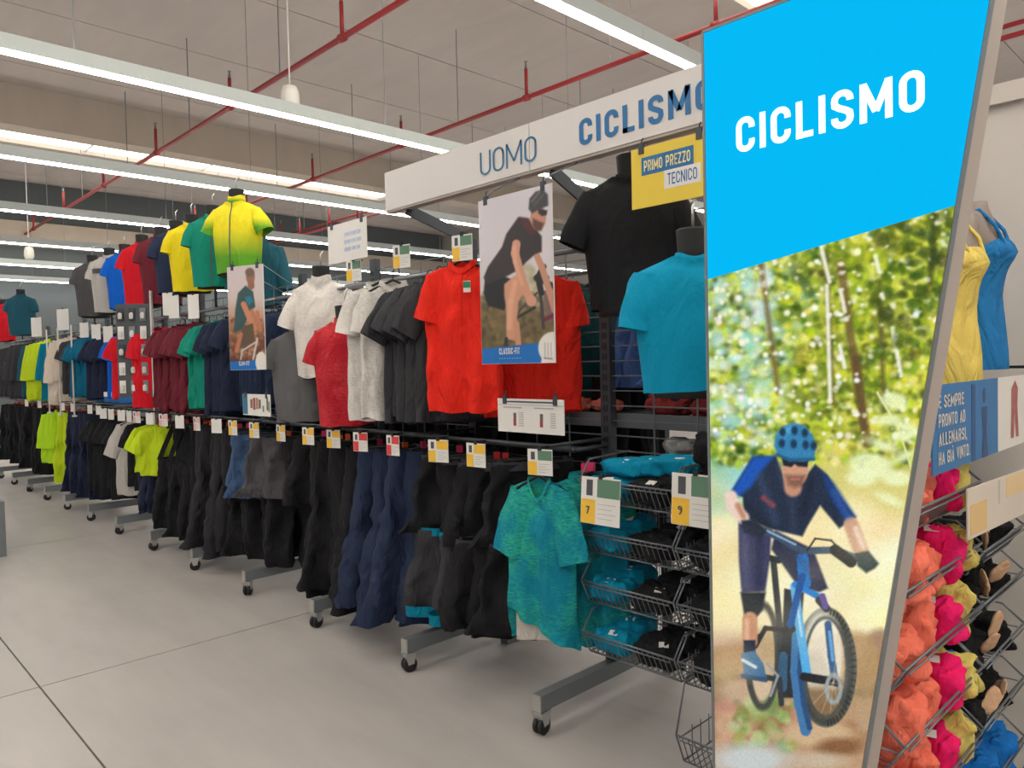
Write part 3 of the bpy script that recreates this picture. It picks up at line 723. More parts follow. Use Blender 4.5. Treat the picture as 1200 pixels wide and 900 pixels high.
def mannequin(px, py, Y, mat, label, rz=50, z=None, group='torso mannequins', **kw):
    p = onY(px, py, Y)
    zz = (p[2] if z is None else z) - .082
    kk = dict(w=.200, L=.60, dep=.118, neck=.066, sl=.20, ang=15, sw=.070, sdep=.066, fold=.007, drop=.075, collar=.03, waist=.80, front_dip=.03)
    kk.update(kw)
    fm = _mats[mat]
    if mat in C: fm = fabric(mat + '_fitted', C[mat], spec=.2, bump=.22)
    pr = shirt_parts(('mann', mat, tuple(sorted((a, str(b)) for a, b in kk.items()))), fm, seed=int(px) % 5, **kk)
    t = thing('torso_mannequin', label, 'mannequin', (p[0], Y, zz), math.radians(rz), group)
    tf = obj('torso', form_me, t); tf.scale = (1, 1, kk['L'] / .645); obj('neck', neck_me, t, (0, .0, -.004)); obj('hook', hook_me, t)
    if z is not None:
        obj('stand_rod', MB().tube([(0, 0, -.45), (0, 0, 2.17 - zz)], .011, 8).mesh('stand_rod', M['dark_steel'], True), t)
    else:
        dy = YC - .01 - Y; r_ = math.radians(rz)
        obj('support_arm', MB().tube([(0, .03, -.12), (math.sin(r_) * .16, math.cos(r_) * .16, -.12), (math.sin(r_) * dy, math.cos(r_) * dy, -.12)] if dy > .18 else [(0, 0, -.12), (math.sin(r_) * dy, math.cos(r_) * dy, -.12)], .01, 7).mesh('support_arm', M['dark_steel'], True), t)
    b = obj('jersey', pr[0][1], t)
    for (pn, me) in pr[1:]: obj(pn, me, b)
    return t
MR = 52
blk = _mats['blackf']
mannequin(277, 226, 2.6, 'yellow_green', 'torso mannequin in a yellow jersey fading to green with dark zip', MR - 14, 3.07, zipc=M['tagdark'], collar=.05, ang=26)
mannequin(249, 240, 2.6, 'green', 'torso mannequin in a jade green zip jersey', MR + 4, 3.02, zipc=M['tagdark'])
mannequin(224, 252, 2.6, 'yellow', 'torso mannequin in a plain bright yellow jersey', MR + 8, 3.02)
mannequin(206, 258, 2.6, 'navy', 'torso mannequin in a navy tee between yellow and maroon ones', MR + 8, 3.02)
mannequin(188, 266, 2.6, 'maroon', 'torso mannequin in a dusky maroon tee', MR + 6, 3.02, L=.66)
mannequin(166, 275, 2.6, 'redf', 'torso mannequin in a bright red tee', MR, 3.02, L=.64)
mannequin(146, 284, 2.65, 'blue', 'torso mannequin in a bright blue tee half hidden by the red one', MR, 3.02, L=.62)
mannequin(128, 293, 2.6, 'palegrey', 'torso mannequin in a pale grey tee with a black chest band', MR, 3.02, L=.64)
mannequin(108, 301, 2.6, 'dgrey', 'torso mannequin in a dark grey tee', MR, 3.02, L=.64)
mannequin(24, 340, 2.6, 'darkteal', 'torso mannequin in a dusty petrol tee near the far wall', MR + 4, 2.95, L=.62)
mannequin(3, 352, 2.6, 'redf', 'torso mannequin in a red tee at the far end of the row', MR + 4, 2.9, L=.62)
mannequin(303, 268, 2.85, 'darkteal', 'torso mannequin in a dark blue jersey behind the yellow-green one', MR, 2.80, L=.56, sl=.36, ang=12)
mannequin(376, 312, 2.58, 'melange_white', 'torso mannequin in a white polo with short placket', MR - 12, None, collar=.04, L=.66, ang=22, sl=.26, zipc=_mats['melange_white'])
mannequin(350, 372, 2.56, 'grey', 'torso mannequin in a mid grey tee below the white polo', MR - 8, None, L=.64, ang=20)
mannequin(404, 358, 2.44, 'melange_red', 'torso mannequin in a marbled crimson tee below the white polo', MR - 14, None, L=.64, ang=18)
mannequin(738, 182, 2.66, 'blackf', 'large torso mannequin in a plain black tee behind the yellow sign', MR - 16, None, ang=24, sl=.24, L=.60, w=.215, collar=.015)
mannequin(812, 268, 2.30, 'teal_m', 'torso mannequin in a plain teal jersey beside the illuminated sign', MR - 14, None, ang=14, w=.215, L=.50, collar=.015)
# chest band of the pale grey tee is a part of that tee
for o in [o for o in COL.objects if o.get('label', '').endswith('black chest band')]:
    bd = MB()
    R = []
    for k in range(2):
        R.append([(.19 * math.sin(a), -.128 * math.cos(a) - .004, -.21 + .055 * k) for a in np.linspace(-1.15, .5, 14)])
    jer = [c for c in COL.objects if c.parent == o and c.name.startswith('jersey')][0]
    obj('chest_band', bd.grid(R, 14, 2, False).mesh('chest_band', M['tagdark'], True), jer)

# ------------------------------------------------------------------ painted prints
class Canvas:
    """colour grid on a flat print; points are given in photo pixels and mapped to the print's own plane"""
    def __init__(s, x0, x1, z0, z1, Y, nx, nz, plane=None):
        xs_ = np.linspace(x0, x1, nx); zs_ = np.linspace(z0, z1, nz)
        s.X, s.Z = np.meshgrid(xs_, zs_); s.nx, s.nz = nx, nz
        wp = plane(s.X, s.Z) if plane else np.stack([s.X, np.full_like(s.X, Y), s.Z], -1)
        c = (wp - np.array([0, 0, H])) @ MW
        s.P = CX + F * c[..., 0] / c[..., 2]; s.Q = CY - F * c[..., 1] / c[..., 2]
        s.im = np.zeros((nz, nx, 3)); s.rng = np.random.RandomState(5)
    def fill(s, col): s.im[:] = col
    def _mix(s, a, col):
        col = np.array(col, float); s.im += (col - s.im) * a[..., None]
    def _sub(s, x0, x1, y0, y1):
        return (s.P >= x0) & (s.P <= x1) & (s.Q >= y0) & (s.Q <= y1)
    def vgrad(s, stops):
        q = s.Q; ys_ = [a for a, _ in stops]
        for k in range(3): s.im[..., k] = np.interp(q, ys_, [c[k] for _, c in stops])
    def poly(s, pts, col, soft=1.0, alpha=1.0):
        pts = np.array(pts, float)
        m = s._sub(pts[:, 0].min() - 3 * soft, pts[:, 0].max() + 3 * soft, pts[:, 1].min() - 3 * soft, pts[:, 1].max() + 3 * soft)
        if not m.any(): return
        p, q = s.P[m], s.Q[m]; ins = np.zeros(p.shape, bool); d = np.full(p.shape, 1e9)
        n = len(pts)
        for i in range(n):
            (ax, ay), (bx, by) = pts[i], pts[(i + 1) % n]
            if ay != by:
                cr = ((ay > q) != (by > q)) & (p < (bx - ax) * (q - ay) / (by - ay) + ax); ins ^= cr
            dx, dy = bx - ax, by - ay; L2 = dx * dx + dy * dy + 1e-9
            t = np.clip(((p - ax) * dx + (q - ay) * dy) / L2, 0, 1)
            d = np.minimum(d, np.hypot(p - ax - t * dx, q - ay - t * dy))
        sd = np.where(ins, -d, d)
        a = np.zeros(s.P.shape); a[m] = np.clip(.5 - sd / (2 * soft), 0, 1) * alpha
        s._mix(a, col)
    def cap(s, p0, p1, r0, r1, col, soft=1.0, alpha=1.0):
        R = max(r0, r1) + 3 * soft
        m = s._sub(min(p0[0], p1[0]) - R, max(p0[0], p1[0]) + R, min(p0[1], p1[1]) - R, max(p0[1], p1[1]) + R)
        if not m.any(): return
        p, q = s.P[m], s.Q[m]; dx, dy = p1[0] - p0[0], p1[1] - p0[1]
        t = np.clip(((p - p0[0]) * dx + (q - p0[1]) * dy) / (dx * dx + dy * dy + 1e-9), 0, 1)
        sd = np.hypot(p - p0[0] - t * dx, q - p0[1] - t * dy) - (r0 + (r1 - r0) * t)
        a = np.zeros(s.P.shape); a[m] = np.clip(.5 - sd / (2 * soft), 0, 1) * alpha
        s._mix(a, col)
    def line(s, pts, r, col, soft=.8, alpha=1.0):
        for a, b in zip(pts[:-1], pts[1:]): s.cap(a, b, r, r, col, soft, alpha)
    def ell(s, c, rx, ry, col, soft=1.0, alpha=1.0, inner=None, rot=0.0):
        R = max(rx, ry) + 3 * soft
        m = s._sub(c[0] - R, c[0] + R, c[1] - R, c[1] + R)
        if not m.any(): return
        p, q = s.P[m] - c[0], s.Q[m] - c[1]; cr, sr = math.cos(rot), math.sin(rot)
        p, q = p * cr + q * sr, -p * sr + q * cr
        k = np.hypot(p / rx, q / ry); sd = (k - 1) * min(rx, ry)
        al = np.clip(.5 - sd / (2 * soft), 0, 1)
        if inner:
            k2 = np.hypot(p / inner[0], q / inner[1]); al = al * np.clip(.5 + (k2 - 1) * min(inner) / (2 * soft), 0, 1)
        a = np.zeros(s.P.shape); a[m] = al * alpha
        s._mix(a, col)
    def blobs(s, n, box, rad, cols, alpha=(.3, .9), soft=1.2, clip=None):
        for _ in range(n):
            x = s.rng.uniform(box[0], box[1]); y = s.rng.uniform(box[2], box[3])
            if clip is not None and not clip(x, y): continue
            r = s.rng.uniform(*rad); c = np.array(cols[s.rng.randint(len(cols))], float) + s.rng.normal(0, 8, 3)
            s.ell((x, y), r, r * s.rng.uniform(.6, 1.2), np.clip(c, 0, 255), soft, s.rng.uniform(*alpha))
    def grain(s, amp):
        g = s.rng.normal(0, amp, s.im.shape[:2]); s.im += g[..., None]
    def mesh(s, name, mat, y=0.0, mask=None):
        me = bpy.data.meshes.new(name); nx, nz_ = s.nx, s.nz
        v = np.stack([s.X, np.full_like(s.X, y), s.Z], -1).reshape(-1, 3)
        i = np.arange(nx * nz_).reshape(nz_, nx)
        f = np.stack([i[:-1, :-1], i[:-1, 1:], i[1:, 1:], i[1:, :-1]], -1).reshape(-1, 4)
        me.vertices.add(len(v)); me.vertices.foreach_set('co', v.astype(np.float32).ravel())
        me.loops.add(len(f) * 4); me.loops.foreach_set('vertex_index', f.astype(np.int32).ravel())
        me.polygons.add(len(f)); me.polygons.foreach_set('loop_start', np.arange(0, len(f) * 4, 4, dtype=np.int32))
        me.update(calc_edges=True)
        c = np.clip(s.im, 0, 255) / 255.0
        c = np.where(c <= .04045, c / 12.92, ((c + .055) / 1.055) ** 2.4)
        at = me.color_attributes.new('print', 'FLOAT_COLOR', 'POINT')
        at.data.foreach_set('color', np.concatenate([c.reshape(-1, 3), np.ones((nx * nz_, 1))], 1).astype(np.float32).ravel())
        me.materials.append(mat)
        return me

# ------------------------------------------------------------------ illuminated sign
SY = 1.80
def sign_right(z): return -0.795 + 0.158 * z
SL, ST = -1.097, 2.53
sign = thing('light_box_sign', 'tall illuminated sign with blue CICLISMO top and mountain biker photo', 'sign', (SL, SY, 0))
mb = MB()
yb = .105
def ring(z, inset, y): return [(0 + inset, y, z), (sign_right(z) - SL - inset, y, z)]
A = [(0, 0.012, .03), (sign_right(.03) - SL, .012, .03), (sign_right(ST) - SL, .012, ST), (0, .012, ST)]
B = [(x, yb, z) for (x, y, z) in A]
mb.add(A + B, [(4, 7, 6, 5), (0, 1, 5, 4), (1, 2, 6, 5), (2, 3, 7, 6), (3, 0, 4, 7), (0, 3, 2, 1)])
obj('case', mb.mesh('case', M['beige']), sign)
fr = MB(); g = .006
def rim(p, q): fr.bar(p, q, .008, .005, (0, 1, 0))
rim((0, .008, .03), (0, .008, ST)); rim((sign_right(.03) - SL, .008, .03), (sign_right(ST) - SL, .008, ST)); rim((0, .008, ST), (sign_right(ST) - SL, .008, ST))
obj('rim', fr.mesh('rim', M['steel']), sign)
obj('base', MB().box(-.12, .45, -.10, .25, 0, .03).mesh('base', M['steel']), sign)
# blue field
bl, br = 1.862, 1.962
mb = MB().add([(g, 0.004, bl), (sign_right(br) - SL - g, .004, br), (sign_right(ST) - SL - g, .004, ST - g), (g, .004, ST - g)], [(0, 1, 2, 3)])
def blue_panel():
    mt, nt, N, L, b = base_mat('backlit_blue')
    b.inputs['Base Color'].default_value = (.002, .002, .002, 1)
    b.inputs['Specular IOR Level'].default_value = 0.0
    b.inputs['Emission Color'].default_value = rgb(0, 186, 246); b.inputs['Emission Strength'].default_value = SIGN_STRENGTH
    return mt
bp_ = obj('blue_panel', mb.mesh('blue_panel', blue_panel()), sign)
white_glow = emitter('backlit_white', (226, 250, 255), SIGN_STRENGTH)
obj('lettering', text_mesh('CICLISMO', .452, .090, white_glow, .165), sign, (-1.0 - SL, .0035, 2.182))
# printed photograph
c = Canvas(SL + g, sign_right(br) - g, .34, br, SY + .004, 250, 640)
cs = lambda x, y: (820 + x / 2.142, 470 + y / 2.142)
c.vgrad([(230, (112, 128, 30)), (330, (178, 184, 62)), (470, (196, 196, 84)), (560, (214, 206, 120)), (640, (236, 220, 158)), (730, (238, 222, 160)), (752, (176, 138, 100)), (900, (186, 150, 118))])
c.blobs(170, (820, 960, 300, 600), (8, 26), [(150, 214, 226), (190, 232, 236), (130, 190, 180), (178, 206, 130)], (.25, .5), 7, lambda x, y: x < 960 - (y - 300) * .25)
c.blobs(700, (820, 1130, 235, 540), (5, 15), [(108, 130, 22), (70, 98, 18), (150, 170, 40), (214, 214, 60), (236, 228, 80), (60, 82, 26)], (.2, .6), 3.0)
c.blobs(2200, (820, 1130, 235, 545), (1.5, 5), [(226, 230, 60), (244, 240, 120), (86, 112, 16), (44, 70, 16), (176, 200, 30), (200, 216, 50), (236, 240, 160)], (.3, .8), 2.2)
c.blobs(220, (822, 905, 300, 520), (2, 8), [(214, 244, 250), (176, 226, 230), (240, 250, 250), (150, 206, 200)], (.25, .65), 3.0)
for (x0, y0, x1, y1, r, col) in [(985, 310, 1012, 500, 5, (104, 78, 46)), (1003, 420, 1016, 520, 5, (96, 72, 44)), (892, 310, 912, 460, 3, (120, 92, 50)), (968, 300, 976, 470, 3, (96, 84, 40)), (1030, 330, 1036, 480, 3, (90, 84, 40)), (1096, 250, 1090, 330, 4, (60, 66, 26))]:
    c.cap((x0, y0), (x1, y1), r, r, col, 2.5, .75)
for (x0, y0, x1, y1) in [(962, 288, 972, 330), (969, 335, 973, 470), (985, 340, 990, 365), (984, 405, 990, 430), (1046, 385, 1056, 440), (1026, 300, 1030, 318)]:
    c.cap((x0, y0), (x1, y1), 2.4, 2.4, (250, 250, 236), 1.5, .85)
c.blobs(380, (830, 1120, 240, 540), (1.2, 4.0), [(255, 255, 246), (252, 252, 214)], (.5, 1.0), 1.5)
c.blobs(130, (1020, 1118, 240, 420), (3, 9), [(60, 80, 18), (84, 104, 24), (46, 62, 22)], (.3, .7), 2.0)
# pale leaves on the right
for (x, y, rx, ry, rot) in [(1048, 470, 16, 10, .3), (1040, 492, 18, 6, -.1), (1060, 500, 14, 5, .3), (1035, 522, 20, 5, .35), (1062, 510, 18, 6, -.2), (1020, 545, 26, 14, .1), (1010, 560, 18, 10, 0), (1050, 560, 18, 9, .1), (1042, 585, 16, 5, .4), (1060, 535, 16, 5, -.4)]:
    c.ell((x, y), rx, ry, (238, 248, 196), 3, .85, rot=rot)
c.line([(1028, 460), (1052, 500), (1072, 560)], 1.2, (226, 236, 170))
# dust and ground
c.blobs(70, (830, 1080, 600, 740), (14, 40), [(246, 234, 176), (240, 222, 160), (250, 246, 220)], (.2, .5), 12)
c.blobs(14, (1010, 1050, 640, 740), (10, 26), [(252, 240, 170), (255, 252, 226)], (.3, .6), 10)
c.blobs(60, (836, 1040, 750, 880), (6, 22), [(150, 112, 76), (192, 158, 122), (130, 98, 66), (206, 178, 146)], (.3, .7), 4)
for (x, y, rx, ry, col) in [(866, 770, 34, 14, (170, 130, 92)), (880, 810, 40, 14, (196, 168, 140)), (1005, 775, 26, 34, (176, 144, 100)), (1000, 830, 40, 16, (184, 152, 116)), (960, 860, 44, 14, (206, 178, 140)), (985, 875, 26, 10, (126, 84, 52)), (860, 850, 24, 16, (204, 164, 132)), (948, 790, 24, 26, (96, 68, 44))]:
    c.ell((x, y), rx, ry, col, 4, .85)
c.blobs(60, (860, 930, 820, 880), (3, 9), [(150, 168, 96), (190, 200, 140), (116, 140, 70)], (.4, .8), 2.5)
c.ell((880, 890), 46, 18, (196, 206, 208), 8, .9); c.ell((960, 892), 30, 10, (198, 184, 160), 5, .8)
# rear wheel, drive train, frame
def R(col, pts, soft=1.0, alpha=1.0): c.poly([cs(*p) for p in pts], col, soft, alpha)
def S(col, pts, r, soft=.8, alpha=1.0): c.line([cs(*p) for p in pts], r / 2.142, col, soft, alpha)
def Ecl(col, x, y, rx, ry, inner=None, soft=.9, alpha=1.0, rot=0): c.ell(cs(x, y), rx / 2.142, ry / 2.142, col, soft, alpha, (inner[0] / 2.142, inner[1] / 2.142) if inner else None, rot)
Ecl((70, 72, 66), 158, 640, 46, 138, (30, 116))
Ecl((236, 224, 190), 158, 640, 30, 116, alpha=.35)
S((52, 56, 58), [(185, 400), (200, 560), (205, 640)], 8); S((40, 42, 46), [(170, 392), (198, 400)], 8)
R((44, 48, 50), [(212, 470), (262, 480), (252, 600), (240, 745), (205, 745), (205, 640)])
S((58, 92, 122), [(210, 640), (208, 720)], 11); S((36, 38, 42), [(150, 590), (140, 615), (165, 570), (215, 575)], 6)
S((54, 58, 62), [(150, 690), (200, 700), (205, 760)], 7); S((150, 158, 160), [(170, 660), (196, 690), (178, 740)], 3)
# far leg
R((44, 48, 70), [(190, 325), (285, 372), (322, 470), (300, 480), (250, 470), (180, 372)], 1.5)
# front wheel
Ecl((62, 66, 62), 317, 668, 77, 150, (52, 124)); Ecl((92, 98, 94), 317, 668, 77, 150, (70, 143), alpha=.5)
Ecl((250, 246, 226), 308, 640, 52, 118, alpha=.75, soft=3)
R((126, 98, 66), [(262, 720), (360, 716), (350, 790), (300, 792)], 6, .85)
Ecl((74, 78, 76), 316, 668, 56, 128, (49, 120))
for k in range(26):
    a = -1.4 + 2.9 * k / 25
    S((40, 42, 42), [(317 + 64 * math.cos(a), 668 + 134 * math.sin(a)), (317 + 75 * math.cos(a), 668 + 148 * math.sin(a))], 1.6)
S((66, 118, 168), [(244, 590), (240, 680), (250, 760), (266, 828)], 13); S((44, 78, 118), [(256, 590), (252, 680), (262, 760), (276, 820)], 7)
S((62, 96, 138), [(322, 560), (330, 640), (340, 705)], 9); S((104, 168, 214), [(326, 580), (334, 650)], 4)
S((86, 172, 224), [(238, 465), (250, 560), (270, 690)], 11); S((168, 220, 244), [(240, 480), (256, 590)], 3)
S((28, 110, 196), [(258, 396), (264, 458)], 15); S((34, 120, 204), [(240, 460), (300, 492)], 8); S((24, 74, 148), [(258, 440), (250, 470), (228, 560)], 9)
S((36, 38, 44), [(262, 692), (345, 706)], 11); Ecl((150, 160, 160), 336, 722, 22, 40, (13, 28)); S((52, 56, 60), [(300, 500), (318, 520)], 10)
S((96, 82, 150), [(308, 490), (316, 516)], 8)
# near leg, shoe
R((58, 60, 92), [(97, 300), (180, 325), (176, 400), (165, 478), (105, 482), (98, 400)], 1.5)
R((28, 32, 40), [(102, 480), (166, 480), (158, 525), (140, 546), (112, 540)], 1.5)
S((196, 140, 108), [(126, 548), (126, 604)], 19, 1.5); S((226, 176, 144), [(118, 552), (118, 600)], 6, 2)
R((34, 40, 60), [(110, 600), (140, 600), (140, 632), (110, 632)]); R((70, 112, 150), [(104, 634), (138, 626), (160, 660), (168, 694), (112, 690)]); S((206, 220, 226), [(108, 650), (140, 668)], 4)
S((58, 84, 112), [(108, 690), (165, 700)], 6)
# torso, arms
R((34, 46, 68), [(132, 140), (192, 138), (216, 208), (250, 208), (290, 158), (322, 186), (352, 236), (392, 292), (350, 320), (332, 298), (302, 262), (270, 315), (258, 340), (180, 322), (112, 292), (108, 242), (80, 226)], 1.5)
R((24, 84, 178), [(134, 140), (188, 138), (160, 170), (128, 216), (96, 240), (80, 226)], 3); R((24, 66, 140), [(306, 176), (336, 204), (392, 290), (368, 306), (322, 232)], 3, .8)
S((176, 64, 62), [(160, 242), (184, 262)], 6, 2)
S((232, 206, 190), [(78, 240), (84, 268), (108, 292)], 16, 2); S((190, 136, 110), [(96, 262), (110, 290)], 7, 2)
S((206, 160, 132), [(380, 310), (404, 376)], 19, 2); S((238, 208, 186), [(392, 320), (410, 366)], 7, 2)
for (p_, q_, r_, col_, al) in [((150, 190), (190, 300), 10, (60, 78, 108), .5), ((230, 230), (236, 320), 8, (56, 70, 96), .45), ((280, 200), (258, 280), 9, (20, 28, 44), .6), ((200, 160), (214, 210), 6, (70, 88, 120), .5), ((120, 260), (170, 320), 8, (20, 28, 42), .55), ((340, 230), (372, 290), 7, (60, 104, 176), .5), ((112, 330), (116, 460), 7, (92, 96, 132), .5), ((150, 340), (148, 470), 8, (36, 38, 62), .6), ((220, 360), (286, 440), 9, (66, 72, 98), .45)]:
    c.cap(cs(*p_), cs(*q_), r_ / 2.142, r_ / 2.142, col_, 4, al)
for k in range(9):
    a = -.9 + k * .45
    S((206, 200, 184), [(335, 706), (317 + 50 * math.cos(a), 668 + 118 * math.sin(a))], 1.0, .6, .5)
# bars and gloves
S((62, 80, 104), [(152, 322), (200, 342), (258, 376), (340, 374), (398, 396)], 9); S((150, 180, 206), [(170, 326), (240, 360)], 2.4)
S((30, 34, 38), [(340, 374), (380, 404)], 14); S((40, 44, 44), [(270, 375), (290, 345), (330, 350), (352, 372)], 2.2)
R((38, 46, 60), [(104, 300), (140, 296), (170, 330), (150, 344), (110, 330)], 1.5)
R((34, 52, 58), [(390, 382), (424, 376), (450, 408), (440, 420), (418, 432), (396, 414)], 1.5)
# head
S((196, 142, 116), [(232, 190), (234, 218)], 22, 2)
Ecl((206, 152, 124), 240, 172, 33, 42); R((108, 72, 58), [(214, 186), (266, 186), (258, 212), (238, 218), (222, 210)], 3, .75)
S((178, 110, 96), [(230, 196), (250, 196)], 3); R((30, 36, 44), [(206, 144), (274, 146), (270, 166), (246, 164), (238, 158), (230, 166), (210, 162)])
R((52, 128, 176), [(186, 112), (192, 82), (212, 62), (238, 55), (264, 62), (284, 86), (291, 118), (288, 144), (262, 152), (222, 148), (196, 134)], 1.5)
R((84, 172, 216), [(196, 84), (214, 66), (238, 60), (232, 74), (206, 96)], 3, .8); S((32, 88, 128), [(194, 134), (226, 148), (286, 146)], 4, 1.5)
for (x, y) in [(208, 78), (238, 74), (264, 80), (206, 106), (236, 108), (266, 110), (286, 112)]: Ecl((22, 56, 84), x, y, 8, 11, soft=1.5)
c.blobs(26, (840, 1040, 640, 800), (12, 34), [(246, 234, 190), (240, 224, 176)], (.05, .16), 12)
c.grain(5)
pr_ = c.mesh('printed_photo', vcol_mat('backlit_print', SIGN_STRENGTH), 0.0)
# clip the grid to the trapezoid of the sign and under the slanted blue field
import bmesh
n = len(pr_.vertices); co = np.zeros(n * 3, np.float32); pr_.vertices.foreach_get('co', co); co = co.reshape(-1, 3)
t_ = (co[:, 0] - (SL + g)) / (sign_right(br) - g - SL - g)                # squeeze is done by moving outside columns onto the edge
co[:, 0] = np.minimum(co[:, 0], sign_right(co[:, 2]) - g)
co[:, 2] = np.minimum(co[:, 2], bl + (br - bl) * t_)
co[:, 0] -= SL; co[:, 1] = .004
pr_.vertices.foreach_set('co', co.ravel()); pr_.update()
obj('printed_photo', pr_, sign)
obj('lower_panel', MB().add([(g, .004, .03), (sign_right(.03) - SL - g, .004, .03), (sign_right(.34) - SL - g, .004, .34), (g, .004, .34)], [(0, 1, 2, 3)]).mesh('lower_panel', emitter('backlit_rock', (196, 184, 166), SIGN_STRENGTH * .8)), sign)

# ------------------------------------------------------------------ fascia with UOMO CICLISMO
BY = 2.47
fas = thing('fascia_board', 'long white fascia board lettered UOMO CICLISMO above the racks', 'sign', (-3.56, BY, 2.525))
for (x0, x1) in ((0, 1.152), (1.156, 2.5)): obj('board', MB().box(x0, x1, 0, .06, 0, .215).mesh('board', M['white']), fas)
obj('under_strip', MB().box(0, 2.5, .004, .056, -.012, 0).mesh('under_strip', M['beige']), fas)
obj('lettering', text_mesh('UOMO', .385, .115, M['blue3'], .085), fas, (-2.745 + 3.56, -.002, .038))
obj('lettering', text_mesh('CICLISMO', .645, .112, M['blue2'], .18), fas, (-2.105 + 3.56, -.002, .042))
for xx in (-3.40, -2.30, -1.33):
    obj('bracket', MB().bar((xx + 3.56, .03, -.012), (-3.265 + 3.56 if xx < -3 else (xx + 3.56), .36, -.16), .06, .012, (1, 0, 0)).mesh('bracket', M['dark_steel']), fas)

# ------------------------------------------------------------------ hung posters and boards
def clip_mesh(): return MB().box(-.012, .012, -.006, .006, -.02, .02).tube([(0, 0, .02), (0, 0, .034), (.008, 0, .042)], .003, 5).mesh('clip', M['dark_steel'])
CLIP = clip_mesh()
def board(name, label, cat, p0, w, h, ang, mat, print_me=None, thick=.004):
    """p0 = lower left front corner; local x along the board"""
    t = thing(name, label, cat, p0, ang)
    obj('panel', MB().box(0, w, 0, thick, 0, h).mesh('panel', mat), t)
    for x in (.05, w - .05): obj('clip', CLIP, t, (x, thick / 2, h - .005))
    return t
# cyclist poster CLASSIC-FIT
PY = 2.27
a0, a1, a2 = onY(565, 427, PY), onY(651, 424, PY), onY(562, 236, PY)
PX0, PX1, PZ0, PZ1 = a0[0], a1[0], a0[2], a2[2]
po = board('poster', 'large hanging poster of a road cyclist with blue CLASSIC-FIT strip', 'poster', (PX0, PY, PZ0), PX1 - PX0, PZ1 - PZ0, 0, M['card'])
c = Canvas(PX0 + .003, PX1 - .003, PZ0 + .002, PZ1 - .002, PY - .002, 110, 190)
k3 = 3.909
cs = lambda x, y: (555 + x / k3, 200 + y / k3)
def R(col, pts, soft=1.0, alpha=1.0): c.poly([cs(*p) for p in pts], col, soft, alpha)
def S(col, pts, r, soft=.7, alpha=1.0): c.line([cs(*p) for p in pts], r / k3, col, soft, alpha)
def Ecl(col, x, y, rx, ry, inner=None, soft=.7, alpha=1.0, rot=0): c.ell(cs(x, y), rx / k3, ry / k3, col, soft, alpha, (inner[0] / k3, inner[1] / k3) if inner else None, rot)
c.vgrad([(200, (206, 200, 208)), (300, (212, 204, 210)), (350, (206, 198, 196)), (365, (120, 104, 70)), (430, (82, 70, 48))])
for _ in range(260):
    x = c.rng.uniform(30, 390); y = c.rng.uniform(560, 800)
    Ecl([(92, 84, 50), (130, 112, 66), (64, 56, 38), (150, 128, 84), (110, 84, 60)][c.rng.randint(5)], x, y, c.rng.uniform(6, 22), c.rng.uniform(6, 22), soft=1.5, alpha=.5)
for _ in range(50):
    x = c.rng.uniform(190, 300); y = c.rng.uniform(430, 560)
    Ecl([(170, 160, 120), (150, 140, 90), (190, 182, 150)][c.rng.randint(3)], x, y, 10, 14, soft=2, alpha=.4)
S((120, 96, 96), [(330, 560), (350, 680)], 12); S((110, 40, 60), [(330, 680), (372, 660)], 10)
S((60, 58, 62), [(300, 520), (310, 600), (320, 720)], 7); S((70, 66, 60), [(130, 820), (210, 640), (290, 560)], 5)
S((34, 34, 38), [(320, 440), (296, 490), (310, 560)], 14); Ecl((40, 40, 44), 310, 492, 36, 22); S((34, 34, 38), [(320, 505), (376, 535)], 13); S((40, 38, 40), [(200, 672), (280, 628)], 6)
S((196, 140, 116), [(290, 390), (312, 440), (350, 560), (372, 640)], 15)           # far arm
R((30, 30, 34), [(52, 500), (130, 480), (180, 500), (150, 620), (140, 640), (66, 620), (46, 560)], 1.2)   # shorts
R((206, 148, 120), [(140, 520), (188, 480), (226, 505), (236, 545), (206, 600), (196, 720), (190, 780), (150, 770), (150, 640), (140, 570)], 1.2)
S((226, 170, 142), [(190, 510), (170, 600), (164, 720)], 12, 2, .7)
S((200, 142, 116), [(196, 700), (206, 800)], 13)
R((52, 44, 46), [(150, 290), (205, 212), (250, 218), (286, 270), (312, 300), (312, 372), (282, 382), (240, 420), (210, 452), (150, 485), (60, 520), (46, 490), (66, 440), (130, 350)], 1.2)
R((96, 40, 44), [(214, 214), (254, 222), (288, 280), (262, 300), (226, 256)], 2.5, .7)
S((206, 148, 122), [(196, 335), (190, 380), (214, 470), (244, 560), (266, 596)], 19); S((226, 172, 146), [(186, 350), (190, 420), (222, 520)], 7, 2, .7); Ecl((208, 152, 128), 264, 596, 24, 26)
Ecl((196, 136, 112), 296, 216, 36, 58); R((74, 50, 42), [(272, 218), (300, 232), (322, 240), (310, 276), (284, 276), (270, 250)], 1.5, .85)
R((40, 38, 42), [(296, 172), (338, 182), (334, 204), (312, 208), (296, 194)])
R((62, 62, 66), [(252, 176), (256, 128), (284, 96), (318, 86), (340, 110), (342, 160), (300, 178), (268, 196)], 1.2); S((110, 108, 112), [(268, 140), (300, 100)], 4, 1.5); S((92, 90, 94), [(276, 160), (320, 110)], 3, 1.5)
S((44, 44, 48), [(150, 770), (150, 800)], 8)
R((12, 108, 188), [(30, 818), (400, 778), (400, 900), (30, 900)], .6)
Ecl((226, 220, 214), 366, 812, 70, 74, soft=.8); R((226, 220, 214), [(320, 812), (400, 800), (400, 900), (306, 896)], .8)
for dx in (-14, 0, 14): S((170, 166, 162), [(340 + dx, 790), (342 + dx, 850)], 2)
S((120, 116, 112), [(324, 858), (360, 862)], 3)
